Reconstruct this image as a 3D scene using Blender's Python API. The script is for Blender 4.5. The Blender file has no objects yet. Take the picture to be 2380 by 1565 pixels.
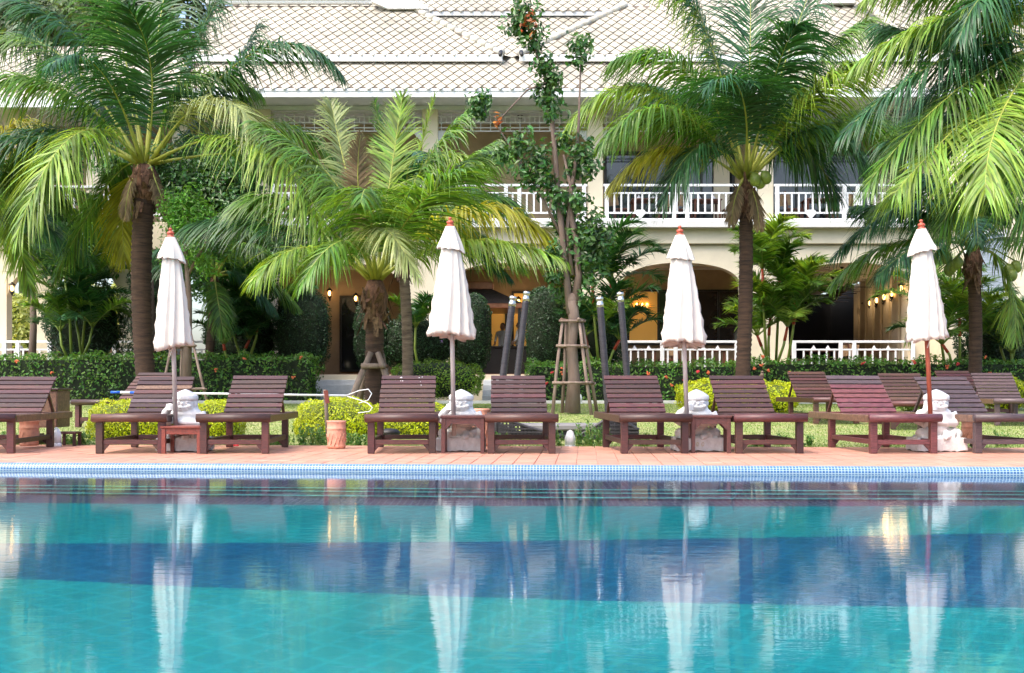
import bpy, math, random
import numpy as np
from mathutils import Vector, Matrix
R = math.radians
rnd = random.Random(7)
nr = np.random.RandomState(7)
# ------------------------------------------------------------------ camera, sky, sun, exposure
F, VH, H = 2620.0, 905.0, 0.655          # focal length in picture units (frame 2380 wide), horizon row, eye height
sc = bpy.context.scene
COL = sc.collection
cd = bpy.data.cameras.new('camera'); cam = bpy.data.objects.new('camera', cd); COL.objects.link(cam)
cam.location = (0, 0, H); cam.rotation_euler = (R(90), 0, 0)
cd.sensor_width = 36; cd.lens = F / 2380 * 36; cd.shift_y = (VH - 782.5) / 2380; cd.clip_start = .05; cd.clip_end = 2000
sc.camera = cam
SUN_EL, SUN_AZ = R(56), R(226)           # direction the light comes from: compass angle from +y, clockwise
w = bpy.data.worlds.new('World'); sc.world = w; w.use_nodes = True
nt = w.node_tree; nt.nodes.clear()
sky = nt.nodes.new('ShaderNodeTexSky'); sky.sky_type = 'NISHITA'; sky.sun_disc = False
sky.sun_elevation = SUN_EL; sky.sun_rotation = SUN_AZ; sky.air_density = 1.0; sky.dust_density = 4.0; sky.ozone_density = 1.0
bg = nt.nodes.new('ShaderNodeBackground'); bg.inputs['Strength'].default_value = .15
ow = nt.nodes.new('ShaderNodeOutputWorld')
nt.links.new(sky.outputs[0], bg.inputs[0]); nt.links.new(bg.outputs[0], ow.inputs[0])
sl = bpy.data.lights.new('sun', 'SUN'); sl.energy = .9; sl.angle = R(35); sl.color = (1, .95, .87)
so = bpy.data.objects.new('sun', sl); COL.objects.link(so)
sd = Vector((math.sin(SUN_AZ) * math.cos(SUN_EL), math.cos(SUN_AZ) * math.cos(SUN_EL), math.sin(SUN_EL)))
so.rotation_euler = sd.to_track_quat('Z', 'Y').to_euler(); so.location = (0, 0, 30)
sc.view_settings.view_transform = 'Standard'; sc.view_settings.look = 'None'
sc.view_settings.exposure = 1.72; sc.view_settings.gamma = 1
sc.render.engine = 'CYCLES'
cy = sc.cycles
cy.use_denoising = True; cy.max_bounces = 8; cy.diffuse_bounces = 3; cy.glossy_bounces = 3; cy.transmission_bounces = 5
cy.transparent_max_bounces = 8; cy.caustics_refractive = True; cy.caustics_reflective = False; cy.sample_clamp_indirect = 6
cy.use_adaptive_sampling = True; cy.adaptive_threshold = .02

# ------------------------------------------------------------------ helpers
def X(u, D): return (u - 1190) * D / F
def Z(v, D): return H - (v - VH) * D / F
def P(u, v, D): return Vector((X(u, D), D, Z(v, D)))
LAWN = [(12.7, -.03), (18, .16), (22, .27), (26, .32), (28, .33), (300, .33)]
def ground(D):
    for (a, za), (b, zb) in zip(LAWN, LAWN[1:]):
        if D <= b: return za + (zb - za) * max(0, (D - a)) / (b - a)
    return .33

def tag(o, label=None, cat=None, group=None, kind=None):
    if label: o['label'] = label
    if cat: o['category'] = cat
    if group: o['group'] = group
    if kind: o['kind'] = kind
    return o
def empty(name, loc, label, cat, group=None, rz=0):
    o = bpy.data.objects.new(name, None); COL.objects.link(o); o.location = loc; o.rotation_euler = (0, 0, rz)
    o.empty_display_size = .1
    return tag(o, label, cat, group)
def link(name, me, parent=None, loc=None):
    o = bpy.data.objects.new(name, me); COL.objects.link(o)
    if parent is not None: o.parent = parent
    if loc is not None: o.location = loc
    return o
def copy_tree(o, parent=None):
    c = o.copy(); COL.objects.link(c)
    if parent is not None: c.parent = parent
    for ch in KIDS.get(o.name, []): copy_tree(ch, c)
    return c
KIDS = {}
def index_kids():
    KIDS.clear()
    for o in bpy.data.objects:
        if o.parent: KIDS.setdefault(o.parent.name, []).append(o)

class MB:
    """collects geometry; build() makes one object. Vertices are in world space unless the parent is at the origin"""
    def __init__(s): s.v = []; s.f = []; s.m = []; s.sm = []
    def add(s, vs, fs, mi=0, smooth=False):
        o = len(s.v); s.v.extend([tuple(q) for q in vs])
        for f in fs: s.f.append(tuple(i + o for i in f)); s.m.append(mi); s.sm.append(smooth)
    def box(s, c, d, mi=0, rot=None, b=0):
        hx, hy, hz = d[0] / 2, d[1] / 2, d[2] / 2
        if b:
            vs = []; b = min(b, hx * .45, hy * .45, hz * .45)
            for sx in (-1, 1):
                for sy in (-1, 1):
                    for sz in (-1, 1):
                        vs += [(sx * (hx - b), sy * (hy - b), sz * hz), (sx * (hx - b), sy * hy, sz * (hz - b)), (sx * hx, sy * (hy - b), sz * (hz - b))]
            def i(a, bb, cc, k): return (((a > 0) * 2 + (bb > 0)) * 2 + (cc > 0)) * 3 + k
            fs = []
            for z in (-1, 1): q = [i(-1, -1, z, 0), i(1, -1, z, 0), i(1, 1, z, 0), i(-1, 1, z, 0)]; fs.append(q if z > 0 else q[::-1])
            for y in (-1, 1): q = [i(-1, y, -1, 1), i(1, y, -1, 1), i(1, y, 1, 1), i(-1, y, 1, 1)]; fs.append(q if y < 0 else q[::-1])
            for x in (-1, 1): q = [i(x, -1, -1, 2), i(x, 1, -1, 2), i(x, 1, 1, 2), i(x, -1, 1, 2)]; fs.append(q if x > 0 else q[::-1])
            for y in (-1, 1):
                for z in (-1, 1): q = [i(-1, y, z, 0), i(1, y, z, 0), i(1, y, z, 1), i(-1, y, z, 1)]; fs.append(q if y * z > 0 else q[::-1])
            for x in (-1, 1):
                for z in (-1, 1): q = [i(x, -1, z, 0), i(x, 1, z, 0), i(x, 1, z, 2), i(x, -1, z, 2)]; fs.append(q if x * z < 0 else q[::-1])
            for x in (-1, 1):
                for y in (-1, 1): q = [i(x, y, -1, 1), i(x, y, 1, 1), i(x, y, 1, 2), i(x, y, -1, 2)]; fs.append(q if x * y > 0 else q[::-1])
            for x in (-1, 1):
                for y in (-1, 1):
                    for z in (-1, 1): q = [i(x, y, z, 0), i(x, y, z, 1), i(x, y, z, 2)]; fs.append(q if x * y * z < 0 else q[::-1])
        else:
            vs = [(-hx, -hy, -hz), (hx, -hy, -hz), (hx, hy, -hz), (-hx, hy, -hz), (-hx, -hy, hz), (hx, -hy, hz), (hx, hy, hz), (-hx, hy, hz)]
            fs = [(0, 3, 2, 1), (4, 5, 6, 7), (0, 1, 5, 4), (1, 2, 6, 5), (2, 3, 7, 6), (3, 0, 4, 7)]
        c = Vector(c)
        vs = [(rot @ Vector(q) if rot else Vector(q)) + c for q in vs]
        s.add(vs, fs, mi); return s
    def beam(s, p, q, wd, ht, mi=0, b=0, up=(0, 0, 1)):
        p, q = Vector(p), Vector(q); d = q - p; L = d.length; y = d / L
        up = Vector(up)
        if abs(y.dot(up)) > .98: up = Vector((0, 1, 0))
        x = y.cross(up).normalized(); z = x.cross(y)
        rot = Matrix((x, y, z)).transposed()
        return s.box((p + q) / 2, (wd, L, ht), mi, rot, b)
    def tube(s, pts, rad, n=8, mi=0, caps=True, flat=1.0):
        pts = [Vector(p) for p in pts]; rings = []
        if not hasattr(rad, '__len__'): rad = [rad] * len(pts)
        ref = None; vs = []
        for i, p in enumerate(pts):
            t = (pts[min(i + 1, len(pts) - 1)] - pts[max(i - 1, 0)]).normalized()
            if ref is None: ref = Vector((1, 0, 0)) if abs(t.x) < .9 else Vector((0, 1, 0))
            a = (ref - t * ref.dot(t)).normalized(); ref = a; b = t.cross(a)
            for k in range(n):
                an = 2 * math.pi * k / n
                vs.append(p + (a * math.cos(an) + b * math.sin(an) * flat) * rad[i])
        fs = []
        for i in range(len(pts) - 1):
            for k in range(n):
                a0 = i * n + k; a1 = i * n + (k + 1) % n
                fs.append((a0, a1, a1 + n, a0 + n))
        if caps: fs.append(tuple(range(n))[::-1]); fs.append(tuple((len(pts) - 1) * n + k for k in range(n)))
        s.add(vs, fs, mi, True); return s
    def lathe(s, prof, c=(0, 0, 0), n=20, mi=0):
        c = Vector(c); vs = []; fs = []
        for r, z in prof:
            for k in range(n): a = 2 * math.pi * k / n; vs.append(c + Vector((r * math.cos(a), r * math.sin(a), z)))
        for i in range(len(prof) - 1):
            for k in range(n): a0 = i * n + k; a1 = i * n + (k + 1) % n; fs.append((a0, a1, a1 + n, a0 + n))
        fs.append(tuple(range(n))[::-1]); fs.append(tuple((len(prof) - 1) * n + k for k in range(n)))
        s.add(vs, fs, mi, True); return s
    def ball(s, c, r, mi=0, n=12, m=8, rot=None):
        c = Vector(c); r = Vector(r) if hasattr(r, '__len__') else Vector((r, r, r)); vs = []; fs = []
        for i in range(1, m):
            for k in range(n):
                a = math.pi * i / m; b = 2 * math.pi * k / n
                q = Vector((r.x * math.sin(a) * math.cos(b), r.y * math.sin(a) * math.sin(b), r.z * math.cos(a)))
                vs.append((rot @ q if rot else q) + c)
        for z in (r.z, -r.z): q = Vector((0, 0, z)); vs.append((rot @ q if rot else q) + c)
        T, B = len(vs) - 2, len(vs) - 1
        for i in range(m - 2):
            for k in range(n): a0 = i * n + k; a1 = i * n + (k + 1) % n; fs.append((a0, a0 + n, a1 + n, a1))
        for k in range(n): fs.append((T, k, (k + 1) % n)); fs.append((B, (m - 2) * n + (k + 1) % n, (m - 2) * n + k))
        s.add(vs, fs, mi, True); return s
    def prism(s, poly, y0, y1, mi=0):
        """polygon in x,z (counter-clockwise seen from -y) extruded from y0 to y1"""
        n = len(poly); vs = [(x, y0, z) for x, z in poly] + [(x, y1, z) for x, z in poly]
        fs = [tuple(range(n)), tuple(range(n, 2 * n))[::-1]] + [(i, i + n, (i + 1) % n + n, (i + 1) % n) for i in range(n)]
        s.add(vs, fs, mi); return s
    def mesh(s, name, mats, off=(0, 0, 0)):
        me = bpy.data.meshes.new(name); o = Vector(off)
        me.from_pydata([(q[0] - o.x, q[1] - o.y, q[2] - o.z) for q in s.v], [], s.f)
        for m in (mats if isinstance(mats, (list, tuple)) else [mats]): me.materials.append(m)
        me.polygons.foreach_set('material_index', s.m); me.polygons.foreach_set('use_smooth', s.sm)
        me.update(); return me
    def build(s, name, mats, parent=None, off=None):
        o = Vector(off) if off is not None else (parent.location if parent is not None and parent.parent is None else Vector((0, 0, 0)))
        return link(name, s.mesh(name, mats, o), parent)

def np_mesh(name, verts, faces, mat, smooth=False):
    """verts (n,3), faces (m,k) all the same size"""
    me = bpy.data.meshes.new(name); k = faces.shape[1]
    me.vertices.add(len(verts)); me.vertices.foreach_set('co', verts.astype(np.float32).ravel())
    me.loops.add(faces.size); me.loops.foreach_set('vertex_index', faces.astype(np.int32).ravel())
    me.polygons.add(len(faces)); me.polygons.foreach_set('loop_start', np.arange(0, faces.size, k, dtype=np.int32))
    me.polygons.foreach_set('loop_total', np.full(len(faces), k, dtype=np.int32))
    me.materials.append(mat); me.update(calc_edges=True)
    me.polygons.foreach_set('use_smooth', np.full(len(faces), smooth, dtype=bool))
    me.validate(); return me

# ------------------------------------------------------------------ materials
MATS = {}
def mat(name, col, rough=.6, var=.15, scale=6, bump=0, bscale=40, spec=.5, metal=0, stretch=(1, 1, 1), col2=None, island=0, coat=0, objvar=0):
    m = bpy.data.materials.new(name); m.use_nodes = True; n = m.node_tree.nodes; L = m.node_tree.links
    b = n['Principled BSDF']; b.inputs['Roughness'].default_value = rough; b.inputs['Specular IOR Level'].default_value = spec
    b.inputs['Metallic'].default_value = metal; b.inputs['Coat Weight'].default_value = coat
    tc = n.new('ShaderNodeTexCoord'); mp = n.new('ShaderNodeMapping'); mp.inputs['Scale'].default_value = stretch
    L.new(tc.outputs['Object'], mp.inputs[0])
    no = n.new('ShaderNodeTexNoise'); no.inputs['Scale'].default_value = scale; no.inputs['Detail'].default_value = 6; no.inputs['Roughness'].default_value = .65
    L.new(mp.outputs[0], no.inputs['Vector'])
    mx = n.new('ShaderNodeMix'); mx.data_type = 'RGBA'
    c2 = col2 if col2 else tuple(c * (1 - 2 * var) for c in col)
    mx.inputs[6].default_value = (*c2, 1); mx.inputs[7].default_value = (*(col if col2 else tuple(min(1, c * (1 + var)) for c in col)), 1)
    rp = n.new('ShaderNodeMapRange'); rp.inputs['From Min'].default_value = .32; rp.inputs['From Max'].default_value = .68
    L.new(no.outputs[0], rp.inputs[0]); L.new(rp.outputs[0], mx.inputs[0])
    out = mx.outputs[2]
    if island or objvar:
        hs = n.new('ShaderNodeHueSaturation'); mr = n.new('ShaderNodeMapRange')
        if island: g = n.new('ShaderNodeNewGeometry'); src = g.outputs['Random Per Island']; a = island
        else: g = n.new('ShaderNodeObjectInfo'); src = g.outputs['Random']; a = objvar
        mr.inputs['To Min'].default_value = 1 - a; mr.inputs['To Max'].default_value = 1 + a
        L.new(src, mr.inputs[0]); L.new(mr.outputs[0], hs.inputs['Value']); L.new(out, hs.inputs['Color'])
        m2 = n.new('ShaderNodeMath'); m2.operation = 'MULTIPLY'; m2.inputs[1].default_value = 7.31; m3 = n.new('ShaderNodeMath'); m3.operation = 'FRACT'
        m4 = n.new('ShaderNodeMapRange'); m4.inputs['To Min'].default_value = .5 - a * .05; m4.inputs['To Max'].default_value = .5 + a * .05
        L.new(src, m2.inputs[0]); L.new(m2.outputs[0], m3.inputs[0]); L.new(m3.outputs[0], m4.inputs[0]); L.new(m4.outputs[0], hs.inputs['Hue'])
        out = hs.outputs[0]
    L.new(out, b.inputs['Base Color'])
    if bump:
        nb = n.new('ShaderNodeTexNoise'); nb.inputs['Scale'].default_value = bscale; nb.inputs['Detail'].default_value = 5
        L.new(mp.outputs[0], nb.inputs['Vector']); bp = n.new('ShaderNodeBump'); bp.inputs['Strength'].default_value = .8; bp.inputs['Distance'].default_value = bump
        L.new(nb.outputs[0], bp.inputs['Height']); L.new(bp.outputs[0], b.inputs['Normal'])
    m['out'] = name; MATS[name] = m
    return m
def leafmat(name, col, trans=.35, rough=.38, island=.35, var=.2, tcol=None, objvar=0, scale=1.5, spec=.5):
    m = mat(name, col, rough, var, scale, island=island, objvar=objvar, spec=spec)
    n = m.node_tree.nodes; L = m.node_tree.links; b = n['Principled BSDF']
    src = b.inputs['Base Color'].links[0].from_socket
    t = n.new('ShaderNodeBsdfTranslucent'); mm = n.new('ShaderNodeMix'); mm.data_type = 'RGBA'; mm.blend_type = 'MULTIPLY'; mm.inputs[0].default_value = 1
    mm.inputs[7].default_value = (*(tcol or (1.6, 1.5, .5)), 1); L.new(src, mm.inputs[6]); L.new(mm.outputs[2], t.inputs[0])
    ms = n.new('ShaderNodeMixShader'); ms.inputs[0].default_value = trans
    L.new(b.outputs[0], ms.inputs[1]); L.new(t.outputs[0], ms.inputs[2]); L.new(ms.outputs[0], n['Material Output'].inputs[0])
    return m
def emit(name, col, s):
    m = bpy.data.materials.new(name); m.use_nodes = True; b = m.node_tree.nodes['Principled BSDF']
    b.inputs['Base Color'].default_value = (*col, 1); b.inputs['Emission Color'].default_value = (*col, 1); b.inputs['Emission Strength'].default_value = s
    return m
def gridmat(name, c1, c2, grout, tw, th, mortar=.06, rough=.25, rotz=0, bump=.002, coords='Object', plane='xy'):
    """square mosaic: brick texture without offset"""
    m = bpy.data.materials.new(name); m.use_nodes = True; n = m.node_tree.nodes; L = m.node_tree.links; b = n['Principled BSDF']
    tc = n.new('ShaderNodeTexCoord'); mp = n.new('ShaderNodeMapping'); mp.inputs['Rotation'].default_value = (R(90) if plane == 'xz' else 0, 0, rotz)
    L.new(tc.outputs[coords], mp.inputs[0])
    if plane == 'nose':
        sp = n.new('ShaderNodeSeparateXYZ'); ad = n.new('ShaderNodeMath'); cb = n.new('ShaderNodeCombineXYZ')
        L.new(tc.outputs[coords], sp.inputs[0]); L.new(sp.outputs[1], ad.inputs[0]); L.new(sp.outputs[2], ad.inputs[1]); L.new(sp.outputs[0], cb.inputs[0]); L.new(ad.outputs[0], cb.inputs[1]); mp = cb
    br = n.new('ShaderNodeTexBrick'); br.offset = 0; br.squash = 1; br.inputs['Scale'].default_value = 1
    br.inputs['Brick Width'].default_value = tw; br.inputs['Row Height'].default_value = th; br.inputs['Mortar Size'].default_value = mortar * th
    br.inputs['Mortar Smooth'].default_value = .2; br.inputs['Color1'].default_value = (*c1, 1); br.inputs['Color2'].default_value = (*c2, 1); br.inputs['Mortar'].default_value = (*grout, 1)
    L.new(mp.outputs[0], br.inputs[0])
    no = n.new('ShaderNodeTexNoise'); no.inputs['Scale'].default_value = 1.3; no.inputs['Detail'].default_value = 4; L.new(tc.outputs[coords], no.inputs[0])
    hs = n.new('ShaderNodeHueSaturation'); mr = n.new('ShaderNodeMapRange'); mr.inputs['To Min'].default_value = .75; mr.inputs['To Max'].default_value = 1.25
    L.new(no.outputs[0], mr.inputs[0]); L.new(mr.outputs[0], hs.inputs['Value']); L.new(br.outputs[0], hs.inputs['Color']); L.new(hs.outputs[0], b.inputs['Base Color'])
    b.inputs['Roughness'].default_value = rough
    if bump:
        bp = n.new('ShaderNodeBump'); bp.inputs['Distance'].default_value = bump; bp.invert = True; L.new(br.outputs['Fac'], bp.inputs['Height']); L.new(bp.outputs[0], b.inputs['Normal'])
    return m

M = {}
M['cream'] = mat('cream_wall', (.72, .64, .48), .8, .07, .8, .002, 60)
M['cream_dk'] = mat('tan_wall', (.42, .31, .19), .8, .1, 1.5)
M['white'] = mat('white_trim', (.80, .81, .82), .45, .04, 2)
M['soffit'] = mat('soffit_board', (.62, .62, .60), .8, .05, 2)
M['roofbase'] = mat('roof_underlay', (.14, .11, .085), .9, .2, 3)
M['rooftile'] = mat('roof_tile_clay', (.42, .385, .31), .8, .16, .45, .003, 30, island=.13)
M['ridge'] = mat('ridge_tile', (.52, .49, .42), .7, .08, 2)
M['darkglass'] = mat('dark_glass', (.02, .025, .03), .05, .1, 1, spec=.8)
M['dark'] = mat('black_and_shade', (.007, .006, .005), .8, .2, 1)  # the counter's own black; on the corridor boxes it stands for shade
M['frame'] = mat('black_frame', (.02, .018, .015), .4, .1, 3)
M['ceilwood'] = mat('ceiling_board', (.74, .70, .64), .7, .1, 2)
M['tileterr'] = mat('terrace_tile', (.28, .14, .09), .5, .15, 3)
M['stepstone'] = mat('step_stone', (.62, .64, .66), .7, .08, 4)
M['kerb'] = mat('kerb_stone', (.55, .55, .52), .8, .1, 5)
M['path'] = mat('path_paving', (.33, .33, .32), .85, .12, 4)
M['lawn'] = mat('lawn_soil', (.16, .23, .05), .9, .28, 2.2, .01, 60, col2=(.33, .31, .13))
M['grass'] = leafmat('grass_blade', (.17, .26, .05), .3, .5, .35)
M['ground'] = mat('ground_earth', (.12, .13, .06), .9, .2, .8)
M['deck'] = mat('terracotta_tile', (.58, .28, .20), .42, .14, 3.5, .0006, 90, objvar=.10)
M['deckgrout'] = mat('deck_grout', (.60, .40, .32), .8, .1, 8)
M['pot'] = mat('terracotta_pot', (.64, .31, .21), .75, .18, 9, .004, 45)
M['wood'] = mat('lounger_wood', (.088, .030, .022), .45, .28, 6, .0012, 40, stretch=(2, 14, 14), objvar=.45, coat=.04, col2=(.033, .014, .013))
M['woodred'] = mat('red_lounger_wood', (.135, .04, .042), .42, .3, 7, .001, 40, stretch=(2, 14, 14), objvar=.2, coat=.1)
M['woodtan'] = mat('worn_lounger_wood', (.22, .12, .07), .55, .3, 7, .001, 40, stretch=(5, 5, 5), col2=(.07, .04, .03))
M['woodgrey'] = mat('grey_lounger_wood', (.08, .05, .052), .45, .25, 7, .001, 40, stretch=(2, 14, 14), objvar=.25, coat=.05)
M['tablered'] = mat('red_table_wood', (.20, .045, .03), .42, .2, 8, stretch=(5, 5, 5))
M['tablebrown'] = mat('brown_table_wood', (.095, .032, .028), .42, .2, 8, stretch=(5, 5, 5))
M['canvas'] = mat('umbrella_canvas', (.63, .58, .515), .85, .04, 3, .001, 120)
M['polegrey'] = mat('grey_umbrella_pole', (.42, .38, .36), .6, .15, 20, stretch=(4, 4, .4))
M['polered'] = mat('red_umbrella_pole', (.36, .09, .05), .5, .15, 20, stretch=(4, 4, .4))
M['finial'] = mat('finial_wood', (.48, .09, .045), .4, .1, 20)
M['statue'] = mat('statue_paint', (.72, .705, .69), .75, .06, 10, .003, 55, col2=(.62, .60, .58))
M['plinth'] = mat('plinth_paint', (.76, .73, .71), .8, .1, 12, .006, 40, col2=(.58, .53, .50))
M['gold'] = mat('faded_gold_paint', (.62, .47, .24), .6, .2, 30)
M['footstrip'] = mat('dark_foot_strip', (.06, .055, .045), .9, .2, 30)  # dark strip along the foot of each plinth
M['trunk'] = mat('palm_trunk', (.105, .056, .037), .9, .45, 3, .014, 22, stretch=(1, 1, 9), col2=(.03, .018, .013))
M['trunkpale'] = mat('pale_palm_trunk', (.27, .20, .15), .9, .4, 4, .01, 30, stretch=(1, 1, 5), col2=(.09, .06, .045))
M['fibre'] = mat('palm_fibre', (.17, .09, .055), .95, .4, 8, .01, 60, stretch=(3, 3, 1), island=.3)
M['bark'] = mat('tree_bark', (.17, .13, .105), .9, .35, 9, .012, 35, stretch=(1, 1, .35), col2=(.13, .085, .065))
M['log'] = mat('weathered_log', (.27, .205, .165), .85, .35, 9, .008, 40, stretch=(1, 1, .3), col2=(.15, .10, .08))
M['petiole'] = mat('green_petiole', (.22, .30, .05), .5, .15, 4, objvar=.15)
M['midrib'] = mat('yellow_midrib', (.34, .36, .06), .5, .12, 4)
M['redshaft'] = mat('red_crownshaft', (.48, .07, .03), .45, .2, 4)
M['coconut'] = mat('green_coconut', (.17, .23, .035), .45, .2, 5)
M['f_dark'] = leafmat('frond_dark', (.034, .115, .038), .30, .38, .5, tcol=(1.4, 1.5, .4))
M['f_mid'] = leafmat('frond_mid', (.11, .225, .032), .38, .40, .5)
M['f_lite'] = leafmat('frond_light', (.20, .32, .045), .40, .42, .5)
M['f_yel'] = leafmat('frond_yellow', (.34, .35, .03), .45, .45, .3, tcol=(1.5, 1.3, .4))
M['f_pale'] = leafmat('frond_pale', (.34, .40, .15), .35, .40, .3, tcol=(1.2, 1.1, .6))
M['f_dry'] = leafmat('frond_dry', (.24, .17, .09), .3, .7, .3, tcol=(1, .9, .6))
M['hedge'] = leafmat('hedge_leaf', (.095, .225, .03), .30, .42, .55)
M['hedgelite'] = leafmat('bright_hedge_leaf', (.15, .27, .025), .33, .42, .5)
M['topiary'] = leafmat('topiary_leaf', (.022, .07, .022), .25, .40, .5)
M['yellow'] = leafmat('yellow_shrub_leaf', (.50, .57, .015), .38, .42, .38, tcol=(1.3, 1.2, .4))
M['treeleaf'] = leafmat('tree_leaf', (.062, .15, .036), .32, .34, .55, tcol=(1.5, 1.6, .4))
M['freshleaf'] = leafmat('fresh_tree_leaf', (.14, .34, .045), .4, .4, .4)
M['redleaf'] = leafmat('orange_leaf', (.45, .13, .03), .4, .4, .4, tcol=(1.2, 1, .6))
M['paleleaf'] = leafmat('sunlit_far_leaf', (.42, .46, .14), .4, .5, .4)  # pale colour carries the sunlight on the far bushes
M['farleaf'] = leafmat('far_forest_leaf', (.10, .15, .055), .3, .6, .5)
M['core'] = mat('shade_core', (.014, .026, .009), .95, .3, 5)  # dark body painting the shade inside foliage, also blocks light
M['coreyel'] = mat('yellow_shade_core', (.10, .13, .015), .95, .3, 5)  # same painted inner shade, toned for the yellow shrubs
M['border'] = leafmat('border_leaf', (.075, .19, .03), .35, .4, .4)
M['petalr'] = mat('red_petal', (.68, .04, .05), .5, .1, 5); M['petalo'] = mat('orange_petal', (.75, .17, .06), .5, .1, 5); M['petalp'] = mat('purple_petal', (.35, .18, .5), .5, .1, 5)
M['rattan'] = gridmat('black_rattan', (.05, .042, .05), (.075, .065, .078), (.006, .006, .007), .03, .014, .3, .45)
M['rattanpole'] = mat('rattan_wrap', (.035, .03, .036), .45, .3, 5, .004, 12, stretch=(1, 1, 10))
M['steel'] = mat('brushed_steel', (.62, .62, .60), .3, .1, 5, metal=1)
M['cushion'] = mat('grey_cushion', (.20, .19, .19), .85, .1, 5)
M['bluepole'] = mat('blue_grip', (.01, .10, .55), .4, .1, 5)
M['wire'] = mat('white_wire', (.8, .8, .8), .4, .03, 5)
M['lamp_glass'] = mat('lamp_glass', (.72, .74, .74), .25, .05, 4)
M['blackiron'] = mat('black_iron', (.018, .016, .015), .5, .2, 5)
M['skin'] = mat('skin', (.33, .19, .12), .6, .05, 5); M['shirt'] = mat('white_shirt', (.68, .66, .62), .8, .05, 5); M['hair'] = mat('black_hair', (.012, .01, .01), .5, .1, 5)
M['trousers'] = mat('dark_trousers', (.03, .03, .035), .8, .1, 5)
M['copper'] = mat('copper_rim', (.36, .15, .08), .35, .2, 3, metal=.5)
M['shingle'] = mat('dark_shingle', (.045, .035, .03), .85, .3, 20)
M['napkin'] = mat('napkin_cloth', (.82, .82, .84), .8, .03, 5)
M['chairwood'] = mat('dining_chair_wood', (.13, .045, .025), .5, .2, 5)
M['cane'] = mat('cane_panel', (.40, .26, .14), .7, .2, 20)
M['shutter'] = mat('grey_blue_shutter', (.42, .47, .54), .6, .06, 2)
M['bulb'] = emit('warm_bulb', (1, .52, .14), 3); M['paneglow'] = emit('room_glow_pane', (1, .55, .12), .055)  # second one: panes glow in place of the lit room behind
M['bird'] = mat('brown_feather', (.14, .095, .06), .8, .3, 40)
M['mosaic'] = gridmat('blue_mosaic', (.02, .09, .24), (.05, .14, .30), (.30, .40, .46), .0271, .027, .14, .25, plane='nose')
M['copetop'] = mat('pale_teal_coping', (.22, .37, .39), .3, .15, 6, objvar=.12)
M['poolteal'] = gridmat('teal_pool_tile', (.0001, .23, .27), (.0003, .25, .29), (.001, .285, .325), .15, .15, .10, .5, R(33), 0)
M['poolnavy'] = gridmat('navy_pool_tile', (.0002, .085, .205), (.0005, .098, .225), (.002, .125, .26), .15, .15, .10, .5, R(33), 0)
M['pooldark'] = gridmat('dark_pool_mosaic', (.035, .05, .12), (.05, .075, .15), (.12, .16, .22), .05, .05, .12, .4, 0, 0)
M['poolline'] = mat('teal_step_line', (.12, .62, .62), .4, .1, 5)

# ------------------------------------------------------------------ ground, pool, deck
A = math.atan(.063)                                       # the pool edge turns a little from the picture plane
T = Vector((math.cos(A), -math.sin(A), 0)); N = Vector((math.sin(A), math.cos(A), 0)); O = Vector((0, 9.8, 0))
def dk(t, n, z): return O + T * t + N * n + Vector((0, 0, z))
WZ = -.065
mb = MB()
xs = [-90, -40, -20, -10, 0, 10, 20, 40, 90]
ds = [(12.6, -.05)] + [(d, z) for d, z in LAWN[1:5]]
vs = [(x, d, z) for d, z in ds for x in xs]; k = len(xs)
mb.add(vs, [(i * k + j, i * k + j + 1, (i + 1) * k + j + 1, (i + 1) * k + j) for i in range(len(ds) - 1) for j in range(k - 1)])
tag(mb.build('lawn', M['lawn']), kind='structure')
mb = MB(); mb.add([(-300, 27.99, .30), (300, 27.99, .30), (300, 600, .30), (-300, 600, .30)], [(0, 1, 2, 3)])
mb.add([(-300, -300, -.12), (-16.02, -300, -.12), (-16.02, 12.59, -.12), (-300, 12.59, -.12)], [(0, 1, 2, 3)])
mb.add([(16.02, -300, -.12), (300, -300, -.12), (300, 12.59, -.12), (16.02, 12.59, -.12)], [(0, 1, 2, 3)])
mb.add([(-16, -300, -.12), (16, -300, -.12), (16, -9, -.12), (-16, -9, -.12)], [(0, 1, 2, 3)])
tag(mb.build('ground', M['ground']), kind='structure')
mb = MB(); mb.box((0, 26.25, .31), (120, .22, .16), b=.01); tag(mb.build('kerb', M['kerb']), kind='structure')
mb = MB(); mb.add([(-60, 26.36, .345), (60, 26.36, .345), (60, 28.1, .35), (-60, 28.1, .35)], [(0, 1, 2, 3)]); tag(mb.build('path', M['path']), kind='structure')

def np_grass(name, n, x0, x1, y0, y1, h, wdt, mt, label, fz=ground, excl=None):
    x = nr.uniform(x0, x1, n); y = y0 + (y1 - y0) * nr.uniform(0, 1, n) ** 1.3
    z = np.array([fz(d) for d in y]); a = nr.uniform(0, 6.28, n); hh = h * nr.uniform(.5, 1.2, n)
    lx = nr.normal(0, .4, n) * hh; ly = nr.normal(0, .4, n) * hh
    v = np.empty((n, 3, 3)); v[:, 0] = np.stack([x - np.cos(a) * wdt, y - np.sin(a) * wdt, z], 1); v[:, 1] = np.stack([x + np.cos(a) * wdt, y + np.sin(a) * wdt, z], 1)
    v[:, 2] = np.stack([x + lx, y + ly, z + hh], 1)
    f = np.arange(n * 3).reshape(n, 3)
    o = link(name, np_mesh(name, v.reshape(-1, 3), f, mt)); return tag(o, label, 'grass', kind='stuff')
np_grass('lawn_grass', 130000, -9, 9, 12.95, 26, .018, .006, M['grass'], 'short yellowish green grass of the lawn behind the loungers')

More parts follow.
